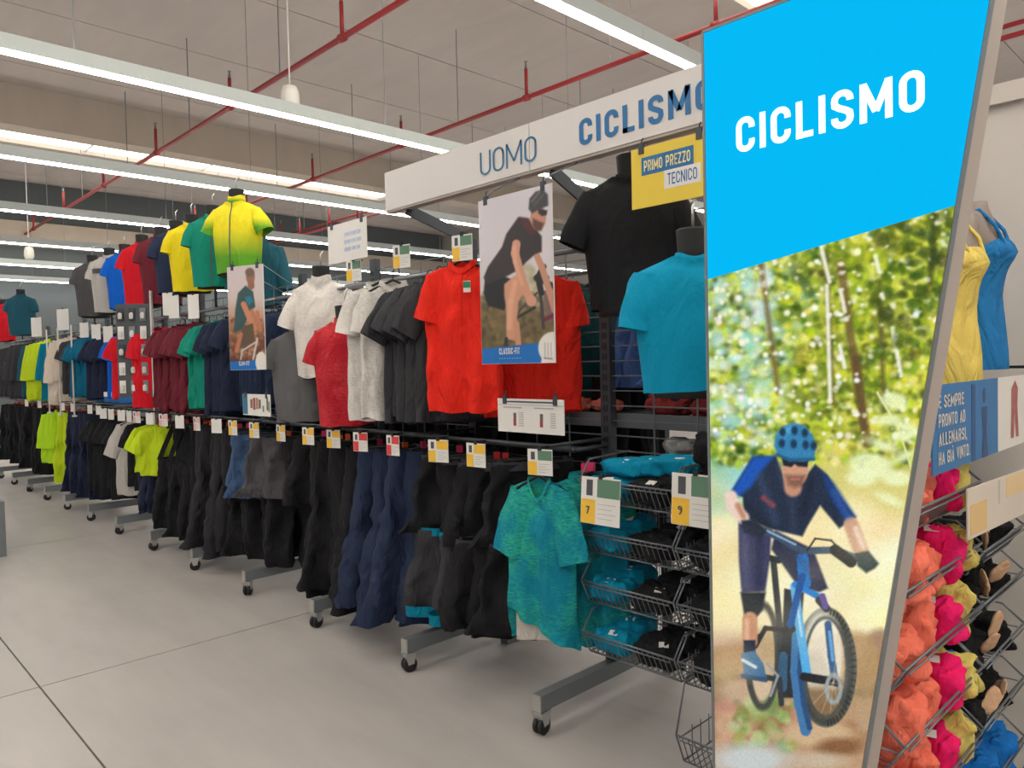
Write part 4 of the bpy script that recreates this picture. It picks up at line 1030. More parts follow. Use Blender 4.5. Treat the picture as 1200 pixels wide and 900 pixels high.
for x in (.05, PX1 - PX0 - .05): obj('arm', MB().tube([(x, .004, PZ1 - PZ0 + .01), (x, .05, PZ1 - PZ0 + .05), (x, .22, 2.511 - PZ0)], .004, 5).mesh('arm', M['steel'], True), po)
obj('printed_photo', c.mesh('printed_photo', vcol_mat('poster_print')), po, (-PX0, -.002, -PZ0))
obj('lettering', text_mesh('CLASSIC-FIT', .13, .028, M['card'], .17), po, (.12, -.004, .042))
obj('small_print', text_mesh('- - - - - - - - -', .135, .022, M['card'], .10), po, (.12, -.004, .014))

# narrow poster
qa, qb = onY(270, 433, 2.16), onY(312, 433, 2.27)
ang2 = math.atan2(qb[1] - qa[1], qb[0] - qa[0]); w2 = math.hypot(qb[0] - qa[0], qb[1] - qa[1])
z20 = onY(270, 434, 2.16)[2]; z21 = onY(268, 313, 2.16)[2]
po2 = board('poster', 'narrow hanging poster of a standing mountain biker in a teal jersey', 'poster', (qa[0], qa[1], z20), w2, z21 - z20, ang2, M['card'])
ca, sa = math.cos(ang2), math.sin(ang2)
for x in (.05, w2 - .05): obj('arm', MB().tube([(x, .004, z21 - z20 - .02), (x, .06, z21 - z20), (x + .12, .40 - x * .4, 2.172 - z20)], .004, 5).mesh('arm', M['steel'], True), po2)
c = Canvas(.003, w2 - .003, .002, z21 - z20 - .002, 0, 60, 130, plane=lambda X, Z: np.stack([qa[0] + X * ca, qa[1] + X * sa, z20 + Z], -1))
k4 = 6.2
cs = lambda x, y: (255 + x / k4, 295 + y / k4)
def R(col, pts, soft=.7, alpha=1.0): c.poly([cs(*p) for p in pts], col, soft, alpha)
def S(col, pts, r, soft=.6, alpha=1.0): c.line([cs(*p) for p in pts], r / k4, col, soft, alpha)
c.vgrad([(300, (204, 192, 196)), (350, (206, 190, 188)), (372, (188, 150, 128)), (385, (140, 92, 66)), (420, (92, 52, 40)), (436, (70, 50, 40))])
for _ in range(160):
    x = c.rng.uniform(70, 350); y = c.rng.uniform(460, 780)
    c.ell(cs(x, y), c.rng.uniform(.8, 3), c.rng.uniform(.8, 3), [(160, 96, 66), (196, 130, 96), (90, 50, 40), (120, 110, 70), (206, 170, 140)][c.rng.randint(5)], .8, .55)
S((190, 120, 90), [(290, 440), (310, 560)], 14)
R((50, 80, 84), [(150, 300), (205, 245), (260, 290), (276, 400), (240, 430), (205, 510), (190, 560), (120, 590), (130, 420)])
R((30, 130, 160), [(196, 330), (240, 320), (262, 360), (226, 390)], 1, .8)
S((200, 130, 98), [(190, 380), (220, 450), (270, 560)], 20); S((180, 120, 90), [(250, 430), (310, 570)], 14)
R((92, 76, 60), [(180, 540), (260, 520), (270, 640), (200, 700), (150, 690)]); S((186, 116, 84), [(170, 600), (140, 720)], 15)
S((206, 196, 190), [(180, 720), (290, 650)], 6); S((206, 196, 190), [(290, 630), (260, 780)], 7); S((190, 180, 174), [(180, 715), (170, 780)], 7)
S((146, 100, 82), [(240, 190), (246, 250)], 24); c.ell(cs(240, 180), 5.2, 8.4, (150, 104, 84), .8); c.ell(cs(236, 150), 5.4, 5.2, (112, 90, 74), .8)
R((12, 108, 188), [(80, 800), (380, 782), (380, 900), (80, 900)], .4)
c.ell(cs(318, 800), 6.6, 12, (226, 220, 214), .5); R((226, 220, 214), [(290, 800), (350, 796), (350, 900), (288, 900)], .5)
obj('printed_photo', c.mesh('printed_photo', vcol_mat('poster_print_narrow')), po2, (0, -.002, 0))
obj('lettering', text_mesh('SLIM-FIT', w2 * .3, .030, M['card'], .17), po2, (w2 * .26, -.004, .030))

# yellow price sign
t = board('hanging_sign', 'yellow hanging sign reading PRIMO PREZZO TECNICO under the fascia', 'sign', (-1.812, 2.44, 2.245), .36, .235, 0, M['yellow'])
obj('blue_strip', MB().box(.05, .285, -.0012, 0, .125, .195).mesh('blue_strip', M['blue2']), t)
obj('white_strip', MB().box(.155, .315, -.0012, 0, .055, .125).mesh('white_strip', M['card']), t)
obj('lettering', text_mesh('PRIMO PREZZO', .21, .042, plain('letter_yellow', (240, 226, 150), .5), .15), t, (.062, -.002, .139))
obj('lettering', text_mesh('TECNICO', .130, .044, M['blue2'], .13), t, (.17, -.002, .068))
# white board with blue lines
b0 = onY(386, 337 - 28, 2.45)
t = board('hanging_sign', 'white hanging board with three faint blue lines of text', 'sign', (-4.165, 2.45, 2.285), .435, .235, 0, M['card'])
fb = plain('faint_blue', (176, 190, 214), .5)
for k, (x0, s_) in enumerate([(.19, 'METTI ALLA'), (.19, 'PROVA I NOSTRI'), (.20, 'CAPI BICI')]):
    lm = MB()
    xx = .19
    for wd in [(.05, .06, .045), (.06, .05, .05), (.07, .04, .035)][k]: lm.box(xx, xx + wd, -.0012, 0, .15 - .045 * k, .172 - .045 * k); xx += wd + .012
    obj('print_line', lm.mesh('print_line', fb), t)
# care board on the rail of the orange-red jerseys
t = board('information_board', 'white information board with small figures below the orange-red jerseys', 'sign', (-2.585, 2.40, 1.325), .42, .155, 0, M['card'])
for x in (.105, .275):
    obj('figure', MB().box(x, x + .018, -.0012, 0, .03, .06).mesh('figure', plain('figure_red', (150, 60, 66), .5)), t)
    obj('figure', MB().box(x + .001, x + .019, -.0012, 0, .06, .09).mesh('figure', plain('figure_brown', (110, 90, 92), .5)), t)
obj('title_line', MB().box(.06, .36, -.0012, 0, .138, .145).mesh('title_line', M['tagdark']), t)
obj('title_line', MB().box(.0, .42, -.0012, 0, .126, .128).mesh('title_line', M['taggrey']), t)
for k, (x, wd) in enumerate([(.04, .12), (.24, .12)]):
    obj('subtitle_line', MB().box(x, x + wd, -.0012, 0, .112, .118).mesh('subtitle_line', M['taggrey']), t)
    tl = MB()
    for r_ in range(7): tl.box(x + .1, x + .13, -.0012, 0, .03 + r_ * .01, .034 + r_ * .01)
    tag(obj('text_lines', tl.mesh('text_lines', M['taggrey']), t), kind='stuff')
# small picture board
b0 = onY(285, 486, 2.24)
t = board('information_board', 'small board of product pictures with a blue side strip on the rail', 'sign', (b0[0], 2.24, b0[2]), .41, .145, 0, M['card'])
for x in (.08, .33): obj('arm', MB().tube([(x, .004, .02), (x, .18, 1.27 - b0[2])], .004, 5).mesh('arm', M['steel'], True), t)
obj('side_strip', MB().box(.005, .075, -.0012, 0, .008, .147).mesh('side_strip', plain('strip_teal', (34, 110, 148), .5)), t)
for k, (x, z, wd, hh, col) in enumerate([(.12, .05, .03, .06, (120, 90, 70)), (.16, .04, .035, .08, (150, 70, 60)), (.205, .045, .03, .075, (176, 110, 90)), (.245, .05, .03, .06, (90, 96, 80)), (.30, .03, .02, .04, (110, 130, 110)), (.36, .04, .02, .09, (80, 90, 80)), (.385, .03, .018, .07, (120, 130, 110))]):
    obj('picture', MB().box(x, x + wd, -.0012, 0, z, z + hh).mesh('picture', plain('pic%d' % k, col, .5)), t)

# ------------------------------------------------------------------ price cards
def price_card(loc, label, w=.105, h=.10, style='yellow', ang=.0, tilt=.0, group='price cards on the lower rail', big=False, num=None):
    col = {'yellow': M['tagyellow'], 'red': M['tagred'], 'pink': M['tagpink'], 'green': M['tagyellow'], 'plain': M['card']}[style]
    head = {'yellow': M['tagyellow'], 'red': M['tagred'], 'pink': M['tagpink'], 'green': M['taggreen'], 'plain': M['card']}[style]
    t = thing('price_card', label, 'price card', loc, ang, group)
    t.rotation_euler = (tilt, 0, ang)
    obj('card', MB().box(-w / 2, w / 2, 0, .003, -h, 0).mesh('card', M['card']), t)
    if style != 'plain':
        obj('price_block', MB().box(-w / 2 + .002, -w * .12, -.001, 0, -h + .002, -h * .48).mesh('price_block', col), t)
        obj('header_block', MB().box(-w * .08, w / 2 - .002, -.001, 0, -h * .42, -.006).mesh('header_block', head), t)
        obj('picture', MB().box(-w * .36, -w * .20, -.001, 0, -h * .40, -.012).mesh('picture', M['tagdark']), t)
        tl = MB()
        for r_ in range(4): tl.box(-w * .05, w * .40 - .02 * (r_ % 2), -.001, 0, -h * (.56 + .1 * r_) - .002, -h * (.56 + .1 * r_))
        tag(obj('text_lines', tl.mesh('text_lines', M['taggrey']), t), kind='stuff')
        if num: obj('price', text_mesh(num, h * .10, h * .17, M['tagdark'], .16), t, (-w * .36, -.002, -h * .80))
    obj('clip', MB().box(-.01, .01, -.002, .006, -.006, .014).box(-.006, .006, 0, .075, .002, .010).mesh('clip', M['rubber']), t)
tags = [(632, 'green', 'marbled teal jersey'), (557, 'yellow', 'right-hand black shorts'), (513, 'yellow', 'shorts next to the navy trousers'), (460, 'red', 'first navy trousers'), (422, 'red', 'navy trousers meeting the black ones'),
        (390.5, 'yellow', 'long black trousers'), (361, 'yellow', 'black trousers beside the low wire grid'), (329, 'yellow', 'short black shorts'), (298, 'yellow', 'dark grey baggy shorts'), (273, 'yellow', 'slate blue shorts'),
        (254, 'plain', 'charcoal trousers'), (231, 'pink', 'charcoal trousers meeting the bibs'), (211, 'plain', 'nearest bib tights'), (192, 'pink', 'farther bib tights'), (176, 'plain', 'bib straps beside the neon tee'),
        (161, 'pink', 'neon yellow tee'), (152, 'plain', 'dark navy low shorts'), (143, 'plain', 'black jersey by the neon tee'), (131, 'plain', 'pale grey shirt'), (122, 'plain', 'black jerseys by the grey shirt')]
stylew = {'yellow': 'white price card with yellow blocks', 'red': 'white price card with red blocks', 'pink': 'price card with pinkish blocks', 'green': 'white price card with green header', 'plain': 'plain white price card'}
for px, st, what in tags:
    p = onY(px, 512, 2.345)
    price_card((p[0], 2.345, 1.265), stylew[st] + ' above the ' + what, style=st, ang=math.radians(RNG.uniform(4, 22)), num=None, h=.115 if px > 500 else .11, w=.125 if px > 480 else .105)
for px, py, Y, what in [(541, 275, 2.36, 'orange-red jersey'), (470, 287, 2.42, 'charcoal shirts'), (414, 305, 2.46, 'off-white jerseys')]:
    p = onY(px, py, Y); price_card((p[0], Y, p[2]), 'white price card with green header clipped over the ' + what, style='green', ang=math.radians(14), w=.12, h=.125, group='price cards on the upper rail')
for k, px in enumerate((28, 43, 70, 82, 102, 112)):
    p = onY(px, 400, 2.4); price_card((p[0], 2.40, 1.28), 'small plain white price card far along the lower rail', style='plain', ang=.2, group='far price cards')
for k, (px, py) in enumerate(((42, 372), (73, 362), (98, 378), (112, 380), (126, 382))):
    p = onY(px, py, 2.42); price_card((p[0], 2.42, p[2]), 'white card standing high over the far upper rail', style='plain', ang=.3, w=.24 if k < 2 else .16, h=.26 if k < 2 else .17, group='far upper cards')
for k, (px, py) in enumerate(((196, 343), (203, 346), (226, 345))):
    p = onY(px, py, 2.42); price_card((p[0], 2.42, p[2]), 'white card at the top of the maroon stack', style='plain', ang=.4, w=.12, h=.20, group='cards over the maroon stack')

# ------------------------------------------------------------------ baskets and folded clothes
def basket_parts(key, w, d, fh=.10, bh=.16):
    if key in _cache: return _cache[key]
    x0, x1 = -w / 2, w / 2
    fr_ = MB()
    yf, yb_, ybf = -d, 0.0, -d + .05
    zt, zb = 0.0, -fh
    fr_.tube([(x0, yf, zt), (x1, yf, zt)], .0042, 6).tube([(x0 + .02, yf - .004, zt - .014), (x1 - .02, yf - .004, zt - .014)], .003, 5)
    fr_.tube([(x0, ybf, zb), (x1, ybf, zb)], .004, 6).tube([(x0, yb_, zb), (x1, yb_, zb)], .004, 6).tube([(x0, yb_, bh - fh), (x1, yb_, bh - fh)], .004, 6)
    for x in (x0, x1):
        fr_.tube([(x, yf, zt), (x, ybf, zb), (x, yb_, zb)], .004, 6)
        fr_.tube([(x, yf, zt), (x, yf + .07, bh - fh + .02), (x, yb_, bh - fh + .03)], .004, 6)
        fr_.tube([(x, yf + .02, zt - .02), (x, yb_, zt - .02)], .003, 5)
    wr_ = MB(); n_ = max(8, int(w / .026))
    for i in range(1, n_):
        x = x0 + (x1 - x0) * i / n_
        wr_.bar((x, yf, zt), (x, ybf, zb), .003); wr_.bar((x, ybf, zb), (x, yb_, zb), .003); wr_.bar((x, yb_, zb), (x, yb_, bh - fh), .003)
    for i in range(1, 6):
        y = yf + .05 + (d - .05) * i / 6
        for x in (x0, x1): wr_.bar((x, y, zb), (x, y, zt), .003)
    parts = [('frame', fr_.mesh('frame', M['wire'], True)), ('wire_mesh', wr_.mesh('wire_mesh', M['wire']))]
    _cache[key] = parts
    return parts
def add_basket(label, loc, rz, key, w, d, group, **kw):
    t = put('wire_basket', label, 'basket', [], loc, rz, group)
    ps = basket_parts(key, w, d, **kw)
    obj('frame', ps[0][1], t); tag(obj('wire_mesh', ps[1][1], t), kind='stuff')
    return t
def bundle_mesh(key, mat, w, d, h, seed, crumple=.012, ex=.55, roll=False):
    """a folded or crumpled garment, base at z=0"""
    k = ('bundle', key)
    if k in _cache: return _cache[k]
    NU, NV = 48, 28; P = []
    for j in range(NV):
        ph = -math.pi / 2 + math.pi * j / (NV - 1); R_ = []
        for i in range(NU):
            u = 2 * math.pi * i / NU
            sg = lambda a: math.copysign(abs(a) ** ex, a)
            x = w / 2 * sg(math.cos(ph)) * sg(math.cos(u)); y = d / 2 * sg(math.cos(ph)) * sg(math.sin(u)); z = h / 2 * sg(math.sin(ph))
            nn = nz(x * 14 + seed * 3, y * 14, z * 18 + seed) * crumple + nz(x * 34 + seed, y * 34 + 5, z * 34) * crumple * .6
            rdg = crumple * 1.1 * abs(nz(x * 16 + 2 * seed, y * 16, z * 10)) * 2 + crumple * .9 * abs(nz(x * 30, y * 30 + seed, z * 22)) * 2
            q = Vector((x, y, z)); L_ = q.length or 1
            q = q * (1 + (nn - rdg * .5) / L_ * 1.3)
            R_.append((q.x, q.y, q.z + h / 2))
        P.append(R_)
    mb_ = MB().grid(P, NU, NV)
    _cache[k] = mb_.mesh('folded_garment', mat, True)
    return _cache[k]
def bundle(label, cat, key, mat, loc, rz, w, d, h, seed, group, labelled=True, **kw):
    t = thing(cat.replace(' ', '_'), label, cat, loc, rz, group)
    obj('cloth', bundle_mesh((key, seed, w, d, h), mat, w, d, h, seed, **kw), t)
    if labelled: obj('hang_tag', MB().box(-.02, .02, -.03, .0, 0, .002).mesh('hang_tag', M['card']), t, (.02, -d * .22, h * .98), (.4, 0, .3))
    return t
LEV = ['top', 'second', 'third', 'fourth']
for k, zl in enumerate((1.135, .915, .695, .470)):
    add_basket('wire basket, %s down of the stack holding teal and black clothes' % LEV[k], (-1.885, 2.80, zl), 0, 'bl', .47, .36, 'left basket stack')
    for j in range(2):
        bundle('teal rolled tee at the %s of the %s basket of the teal stack' % (('front', 'back')[j], LEV[k]), 'folded tee', 'teal', _mats['teal_m'], (-2.035 + .012 * (k % 2) , 2.565 + .11 * j, zl - .095 + .035 * j), .12 * (j - .5), .21, .19, .105, k * 2 + j, 'teal tees in baskets', crumple=.012)
    for j in range(2):
        bundle('black folded garment at the %s of the %s basket beside teal tees' % (('front', 'back')[j], LEV[k]), 'folded garment', 'blk', _mats['blackf'], (-1.80 + .06 * j, 2.58 + .10 * j, zl - .095 + .03 * j), .2 * (k - 1.5), .22, .22, .11, k * 2 + j, 'black garments in baskets', crumple=.016)
    if k == 0:
        for j in range(3): bundle('teal folded tee piled on the top basket, %s from the rack post' % ORD[j], 'folded tee', 'teal', _mats['teal_m'], (-2.0 + .11 * j, 2.66 + .02 * j, zl + .0 + .01 * j), .1 * j, .24, .22, .08, 11 + j, 'teal tees piled on top', crumple=.012)
LEV2 = ['top', 'second', 'third', 'fourth', 'fifth']
for k, zl in enumerate((1.135, .915, .695, .470)):
    add_basket('wire basket, %s down of the stack holding only black clothes' % LEV2[k], (-1.40, 2.80, zl), 0, 'br', .47, .36, 'right basket stack')
    for j in range(3):
        bundle('black folded garment in the %s basket of the black stack, %s from the teal stack' % (LEV2[k], ORD[j]), 'folded garment', 'blk2', _mats['blackf'], (-1.52 + .12 * j, 2.58 + .05 * (j % 2), zl - .095), .1 * j, .20, .22, .13 if k else .18, 20 + k * 3 + j, 'black garments in the black stack', crumple=.016, labelled=(j == 1))
add_basket('large lowest wire basket with a tall front near the floor', (-1.37, 2.82, .20), 0, 'bb', .50, .42, 'right basket stack', fh=.12, bh=.30)
bundle('black folded garment lying in the large lowest basket', 'folded garment', 'blk3', _mats['blackf'], (-1.33, 2.58, .09), 0, .34, .3, .12, 44, 'black garments in the black stack', crumple=.016)
# tall black pile at the top right
for j in range(2): bundle('black crumpled garment heaped on the top black basket, %s from the teal stack' % ORD[j], 'folded garment', 'blk4', _mats['blackf'], (-1.50 + .16 * j, 2.62, 1.19 + .0 * j), 0, .22, .26, .17, 50 + j, 'black heap', crumple=.02, labelled=False)
p = onY(704, 560, 2.40); price_card((p[0], 2.40, p[2] + .0), 'large price card with green header on the teal basket stack', w=.20, h=.195, style='green', ang=.04, tilt=-.08, group='basket price cards', num='7')
p = onY(815, 556, 2.40); price_card((p[0], 2.40, p[2]), 'large price card with green header on the black basket stack', w=.20, h=.195, style='green', ang=.04, tilt=-.06, group='basket price cards', num='9')

# end of the row: baskets of sports bras facing the partition
EX = -.66
zs = [1.235, 1.035, .835, .635, .42, .20]
for k, zl in enumerate(zs):
    wl = ['top', 'second', 'third', 'fourth', 'fifth', 'lowest'][k]
    add_basket('wire basket with coral and pink clothes, %s of its column' % wl, (-1.04, 2.37, zl), math.pi / 2, 'e1', .70, .37, 'end basket column of coral clothes', fh=.08, bh=.12)
    for j, (yy, colr, nm) in enumerate([(2.16, 'coral', 'coral'), (2.35, 'coral', 'coral'), (2.51, 'hot_pink', 'hot pink'), (2.61, 'pale_yellow', 'pale yellow')]):
        bundle('%s crumpled vest in the %s end basket%s' % (nm, wl, (' beside the sign edge', ' touching the pink vest', ' beside the coral vests', ' beside the pink vest')[j]), 'crumpled vest', colr, _mats[colr], (-.775 - (.03 if j == 1 else 0) + .01 * (k % 2), yy, zl - .085), .3 * (j % 2), .22, .19 if j < 2 else .12, .155 + .02 * ((k + j) % 2), k * 4 + j, '%s tops in the end baskets' % nm, crumple=.022, labelled=(j == 2 or k == 0))
    bundle('royal blue crumpled vest at the far end of the %s coral basket' % wl, 'crumpled vest', 'royal', _mats['royal'], (-.79, 2.69, zl - .085), .1, .18, .06, .12, 70 + k, 'royal blue tops in the end baskets', crumple=.02, labelled=False)
for k, zl in enumerate((1.0, .83, .63, .425)):
    wl = ['top', 'second', 'third', 'fourth'][k]
    add_basket('wire basket with black and beige bras, %s of its column' % wl, (-1.04, 3.01, zl), math.pi / 2, 'e2', .54, .37, 'end basket column of black bras', fh=.08, bh=.12)
    for j in range(3):
        bundle('black sports bra in the %s basket by the partition, %s from the coral column' % (wl, ORD[j]), 'sports bra', 'bra', _mats['blackf'], (-.79 - .05 * (j % 2), 2.81 + .16 * j, zl - .085), .4 * j, .2, .17, .14, 80 + k * 3 + j, 'black bras in the end baskets', crumple=.026, labelled=False)
        if j == 2: continue
        cup = bundle('beige bra lining in the %s basket by the partition, %s from the coral column' % (wl, ORD[j]), 'sports bra', 'brab', _mats['beige2'], (-.70 - .02 * j, 2.86 + .17 * j, zl - .0), .4 - .3 * j, .018, .07, .105, 95 + (k + j) % 3, 'beige bras in the end baskets', crumple=.006, labelled=False, ex=.8); cup.rotation_euler = (RNG.uniform(-.9, .9), RNG.uniform(-.3, .6), RNG.uniform(-.8, .8))
for j in range(2): bundle('royal blue crumpled garment in the lowest partition basket, %s from the coral column' % ORD[j], 'folded garment', 'royal', _mats['royal'], (-.78, 2.92 + .2 * j, .11), .2, .24, .22, .16, 110 + j, 'royal blue heap', crumple=.022, labelled=False)
add_basket('wire basket with royal blue clothes near the floor by the partition', (-1.04, 2.98, .20), math.pi / 2, 'e3', .60, .37, 'end basket column of black bras', fh=.08, bh=.12)
er = thing('end_rack', 'grey end frame carrying the coral and black basket columns', 'rack', (-1.06, 2.6, 0))
for y in (-.60, .12, .68): obj('post', MB().box(-.025, .02, y - .02, y + .02, 0, 1.62).mesh('post', M['dark_steel']), er)
eg = MB()
for z in np.arange(.15, 1.6, .08): eg.bar((0.0, -.60, z), (0.0, .64, z), .005)
for y in np.arange(-.55, .6, .1): eg.bar((0.004, y, .12), (0.004, y, 1.6), .005)
tag(obj('end_grid', eg.mesh('end_grid', M['wire']), er), kind='stuff')
for y in (-.6, .62): obj('foot', MB().box(-.05, .38, y - .025, y + .025, 0, .05).mesh('foot', M['steel']), er)
# posters on the end frame
e0 = onX(1093, 549, -.655); e1 = onX(1168, 527, -.655)
t = thing('poster', 'blue poster with white slogan hanging over the coral baskets', 'poster', (-.655, 2.20, 1.315), math.pi / 2)
wd = .66
obj('panel', MB().box(0, wd, 0, .004, 0, .245).mesh('panel', plain('poster_blue', (44, 112, 170), .5, var=.12, scale=14)), t)
obj('door_shape', MB().box(.36, .40, -.001, 0, .0, .235).mesh('door_shape', plain('poster_blue_dark', (30, 78, 134), .5, var=.2, scale=20)), t)
obj('figure', MB().lathe([(.004, .17), (.016, .18), (.02, .20), (.012, .215), (.002, .22)], 10, c=(.50, .0, 0), sy=.06).add([(.47, -.001, .16), (.53, -.001, .16), (.52, -.001, .08), (.54, -.001, .0), (.47, -.001, .0), (.485, -.001, .08)], [(5, 2, 1, 0), (4, 3, 2, 5)]).mesh('figure', plain('poster_blue_figure', (36, 70, 118), .5, var=.2, scale=20)), t)
for k, (s_, wl) in enumerate([('È SEMPRE', .25), ('PRONTO AD', .265), ('ALLENARSI,', .28), ('HA GIÀ VINTO.', .31)]):
    obj('lettering', text_mesh(s_, wl * .93, .036, M['card'], .15), t, (.045, -.002, .18 - .052 * k))
t = thing('poster', 'white poster with a walking figure beside the blue slogan poster', 'poster', (-.655, 2.865, 1.315), math.pi / 2)
obj('panel', MB().box(0, .50, 0, .004, 0, .245).mesh('panel', M['card']), t)
fg = MB().add([(x, -.001, z) for x, z in [(.16, .03), (.20, .03), (.21, .12), (.23, .03), (.27, .03), (.25, .14), (.26, .2), (.22, .23), (.17, .2), (.17, .14)]], [(0, 1, 2, 9), (2, 3, 4, 5), (9, 2, 5, 8), (8, 5, 6, 7)])
obj('figure', fg.mesh('figure', plain('figure_rose', (168, 96, 92), .5, var=.4, scale=40)), t)
p0 = onX(1122, 632, -.64)
t = thing('price_card', 'large cream price card with orange panels on the end baskets', 'price card', (-.635, 2.44, 1.10), math.pi / 2 - .06)
t.rotation_euler = (0, .0, math.pi / 2 - .06)
obj('card', MB().box(0, .56, 0, .004, 0, .15).mesh('card', plain('cream_card', (212, 200, 188), .5, var=.04)), t)
obj('price_block', MB().box(.02, .16, -.001, 0, .01, .10).mesh('price_block', plain('cream_orange', (222, 186, 130), .5)), t)
obj('price_block', MB().box(.34, .54, -.001, 0, .08, .145).mesh('price_block', plain('cream_orange2', (224, 194, 146), .5)), t)
obj('divider', MB().box(.27, .275, -.001, 0, .07, .145).mesh('divider', M['taggrey']), t)

# tank-top mannequins by the partition
def tank(loc, rz, mat, label, L=.62):
    t = thing('torso_mannequin', label, 'mannequin', loc, rz, 'tank top mannequins'); t.scale = (.8, .78, .80)
    P = []
    for k in range(24):
        v = k / 23; z = -.70 + .74 * v
        w_ = np.interp(v, [0, .2, .42, .68, .80, .90, .95, 1], [.175, .165, .125, .155, .168, .150, .08, .05])
        d_ = np.interp(v, [0, .2, .42, .68, .80, .90, .95, 1], [.115, .105, .085, .12, .095, .07, .055, .05])
        bust = .034 * math.exp(-((v - .68) / .09) ** 2)
        R_ = []
        for i in range(28):
            a = 2 * math.pi * i / 28; y = d_ * math.sin(a)
            if y < 0: y -= bust * abs(math.sin(a))
            R_.append((w_ * math.cos(a), y, z))
        P.append(R_)
    mbt = MB().grid(P, 28, 24); mbt.f.append(tuple(23 * 28 + i for i in range(28))); mbt.mi.append(0); mbt.f.append(tuple(reversed(range(28)))); mbt.mi.append(0)
    obj('torso', mbt.mesh('torso', M['skin'], True), t)
    for s_ in (-1, 1):
        obj('arm_stub', MB().tube([(s_ * .13, 0, -.05), (s_ * .175, 0, -.10), (s_ * .19, -.01, -.19), (s_ * .192, -.015, -.22)], [.05, .052, .045, .04], 12).mesh('arm_stub', M['skin'], True), t)
    Q = []
    for k in range(20):
        v = k / 19; z = -.74 + .60 * v; vv = (z + .70) / .74
        w_ = np.interp(vv, [0, .2, .42, .68, .80, .90], [.182, .172, .150, .168, .168, .14]) + .006
        d_ = np.interp(vv, [0, .2, .42, .68, .80, .90], [.125, .115, .10, .13, .10, .07]) + .006
        bust = .034 * math.exp(-((vv - .68) / .09) ** 2)
        R_ = []
        for i in range(32):
            a = 2 * math.pi * i / 32; y = d_ * math.sin(a)
            if y < 0: y -= bust * abs(math.sin(a))
            zz = z - (.06 * abs(math.cos(a)) ** 3 if k > 15 else 0) * (k - 15) / 4
            R_.append((w_ * math.cos(a) + .004 * nz(z * 9, a, 1), y + .005 * nz(a * 2, z * 12, 4), zz))
        Q.append(R_)
    top = obj('tank_top', MB().grid(Q, 32, 20).mesh('tank_top', mat, True), t)
    for s_ in (-1, 1):
        obj('strap', MB().tube([(s_ * .07, -.135, -.19), (s_ * .085, -.10, -.09), (s_ * .09, -.035, -.008), (s_ * .09, .05, -.02), (s_ * .08, .085, -.12), (s_ * .07, .095, -.19)], .009, 6).mesh('strap', mat, True), top)
    obj('hook', MB().tube([(0, .02, .03), (0, .05, .12), (0, .12, .14)], .006, 6).mesh('hook', M['chrome'], True), t)
    return t
q = onY(1108, 250, 2.95); tank((q[0], 2.95, q[2] - .02), math.radians(80), _mats['tank_yellow'], 'taupe torso mannequin in a long pale yellow tank top')
q = onY(1143, 245, 3.22); tank((q[0], 3.22, q[2] - .01), math.radians(92), _mats['tank_blue'], 'taupe torso mannequin in a royal blue tank top by the partition')
tr = thing('display_rail', 'thin rail carrying the tank top mannequins above the end baskets', 'rail', (-.95, 2.6, 0))
obj('rail', MB().tube([(0, -.5, 2.36), (0, 1.0, 2.36)], .012, 8).mesh('rail', M['steel'], True), tr)
obj('upright', MB().tube([(-.11, .0, 0), (-.11, .0, 2.36), (0, .0, 2.36)], .014, 8).mesh('upright', M['steel'], True), tr)

# ------------------------------------------------------------------ goods on the other side of the rack
BYK = 3.10
shelf = thing('rear_shelf', 'dark metal shelf seen through the mesh behind the baskets', 'shelf', (-2.25, 3.05, 0))
for z in (1.36, 1.02):
    obj('shelf_board', MB().box(-.92, .92, -.16, .22, z, z + .02).mesh('shelf_board', M['dark_steel']), shelf)
    obj('shelf_lip', MB().box(-.92, .92, -.165, -.16, z - .04, z + .03).mesh('shelf_lip', plain('lip_grey', (104, 106, 110), .5)), shelf)
for x in (-.92, .0, .92): obj('support', MB().box(x - .02, x + .02, .20, .24, 0, 2.2).mesh('support', M['dark_steel']), shelf)
for x in (-.92, .92): obj('foot', MB().box(x - .03, x + .03, -.1, .5, 0, .08).mesh('foot', M['steel']), shelf)
for j in range(3): bundle('dark brick red folded garment on the rear shelf', 'folded garment', 'brick', fabric('brick_red', (134, 46, 44)), (-2.02 + .24 * j, 3.02, 1.38), .1, .24, .22, .11 - .02 * j, 130 + j, 'brick red folded garments', crumple=.02, labelled=False)
for j, (x, cc) in enumerate([(-2.42, 'coral'), (-2.62, 'coral'), (-2.85, 'pale_yellow'), (-3.02, 'coral')]):
    bundle('pale %s rolled item on the rear shelf behind the mesh' % ('coral' if cc == 'coral' else 'yellow'), 'folded garment', cc, _mats[cc], (x, 3.02, 1.38), .2 * j, .17, .12, .07, 140 + j, 'rolled items on the rear shelf', crumple=.014, labelled=False)
for j, (x, cc) in enumerate([(-1.95, 'white_m'), (-1.70, 'crimson'), (-1.5, 'white_m')]):
    bundle('%s folded item on the low rear shelf' % ('crimson' if cc == 'crimson' else 'white'), 'folded garment', cc, _mats[cc], (x, 2.98, 1.04 + .16), .2 * j, .2, .14, .08, 150 + j, 'items on the low rear shelf', crumple=.014, labelled=False)
row('shirt', 'dgreen', -2.56, -2.90, 4, 3.16, 2.05, 66, 'bottle green tee behind the mesh', 'tee', 'bottle green tees', 'the rack post', upper=True, L=.66)
row('legs', 'denim', -1.95, -2.22, 3, 3.16, 1.92, 40, 'denim blue shorts behind the mesh', 'shorts', 'denim shorts behind the mesh', 'the teal mannequin', upper=True, L=.42, w=.2, hem=.13, dep=.06, crotch=.42)
row('shirt', 'navy2', -1.45, -1.85, 4, 3.16, 2.05, 66, 'dark navy shirt behind the mesh', 'shirt', 'dark navy shirts behind the teal mannequin', 'the illuminated sign', upper=True, L=.66)
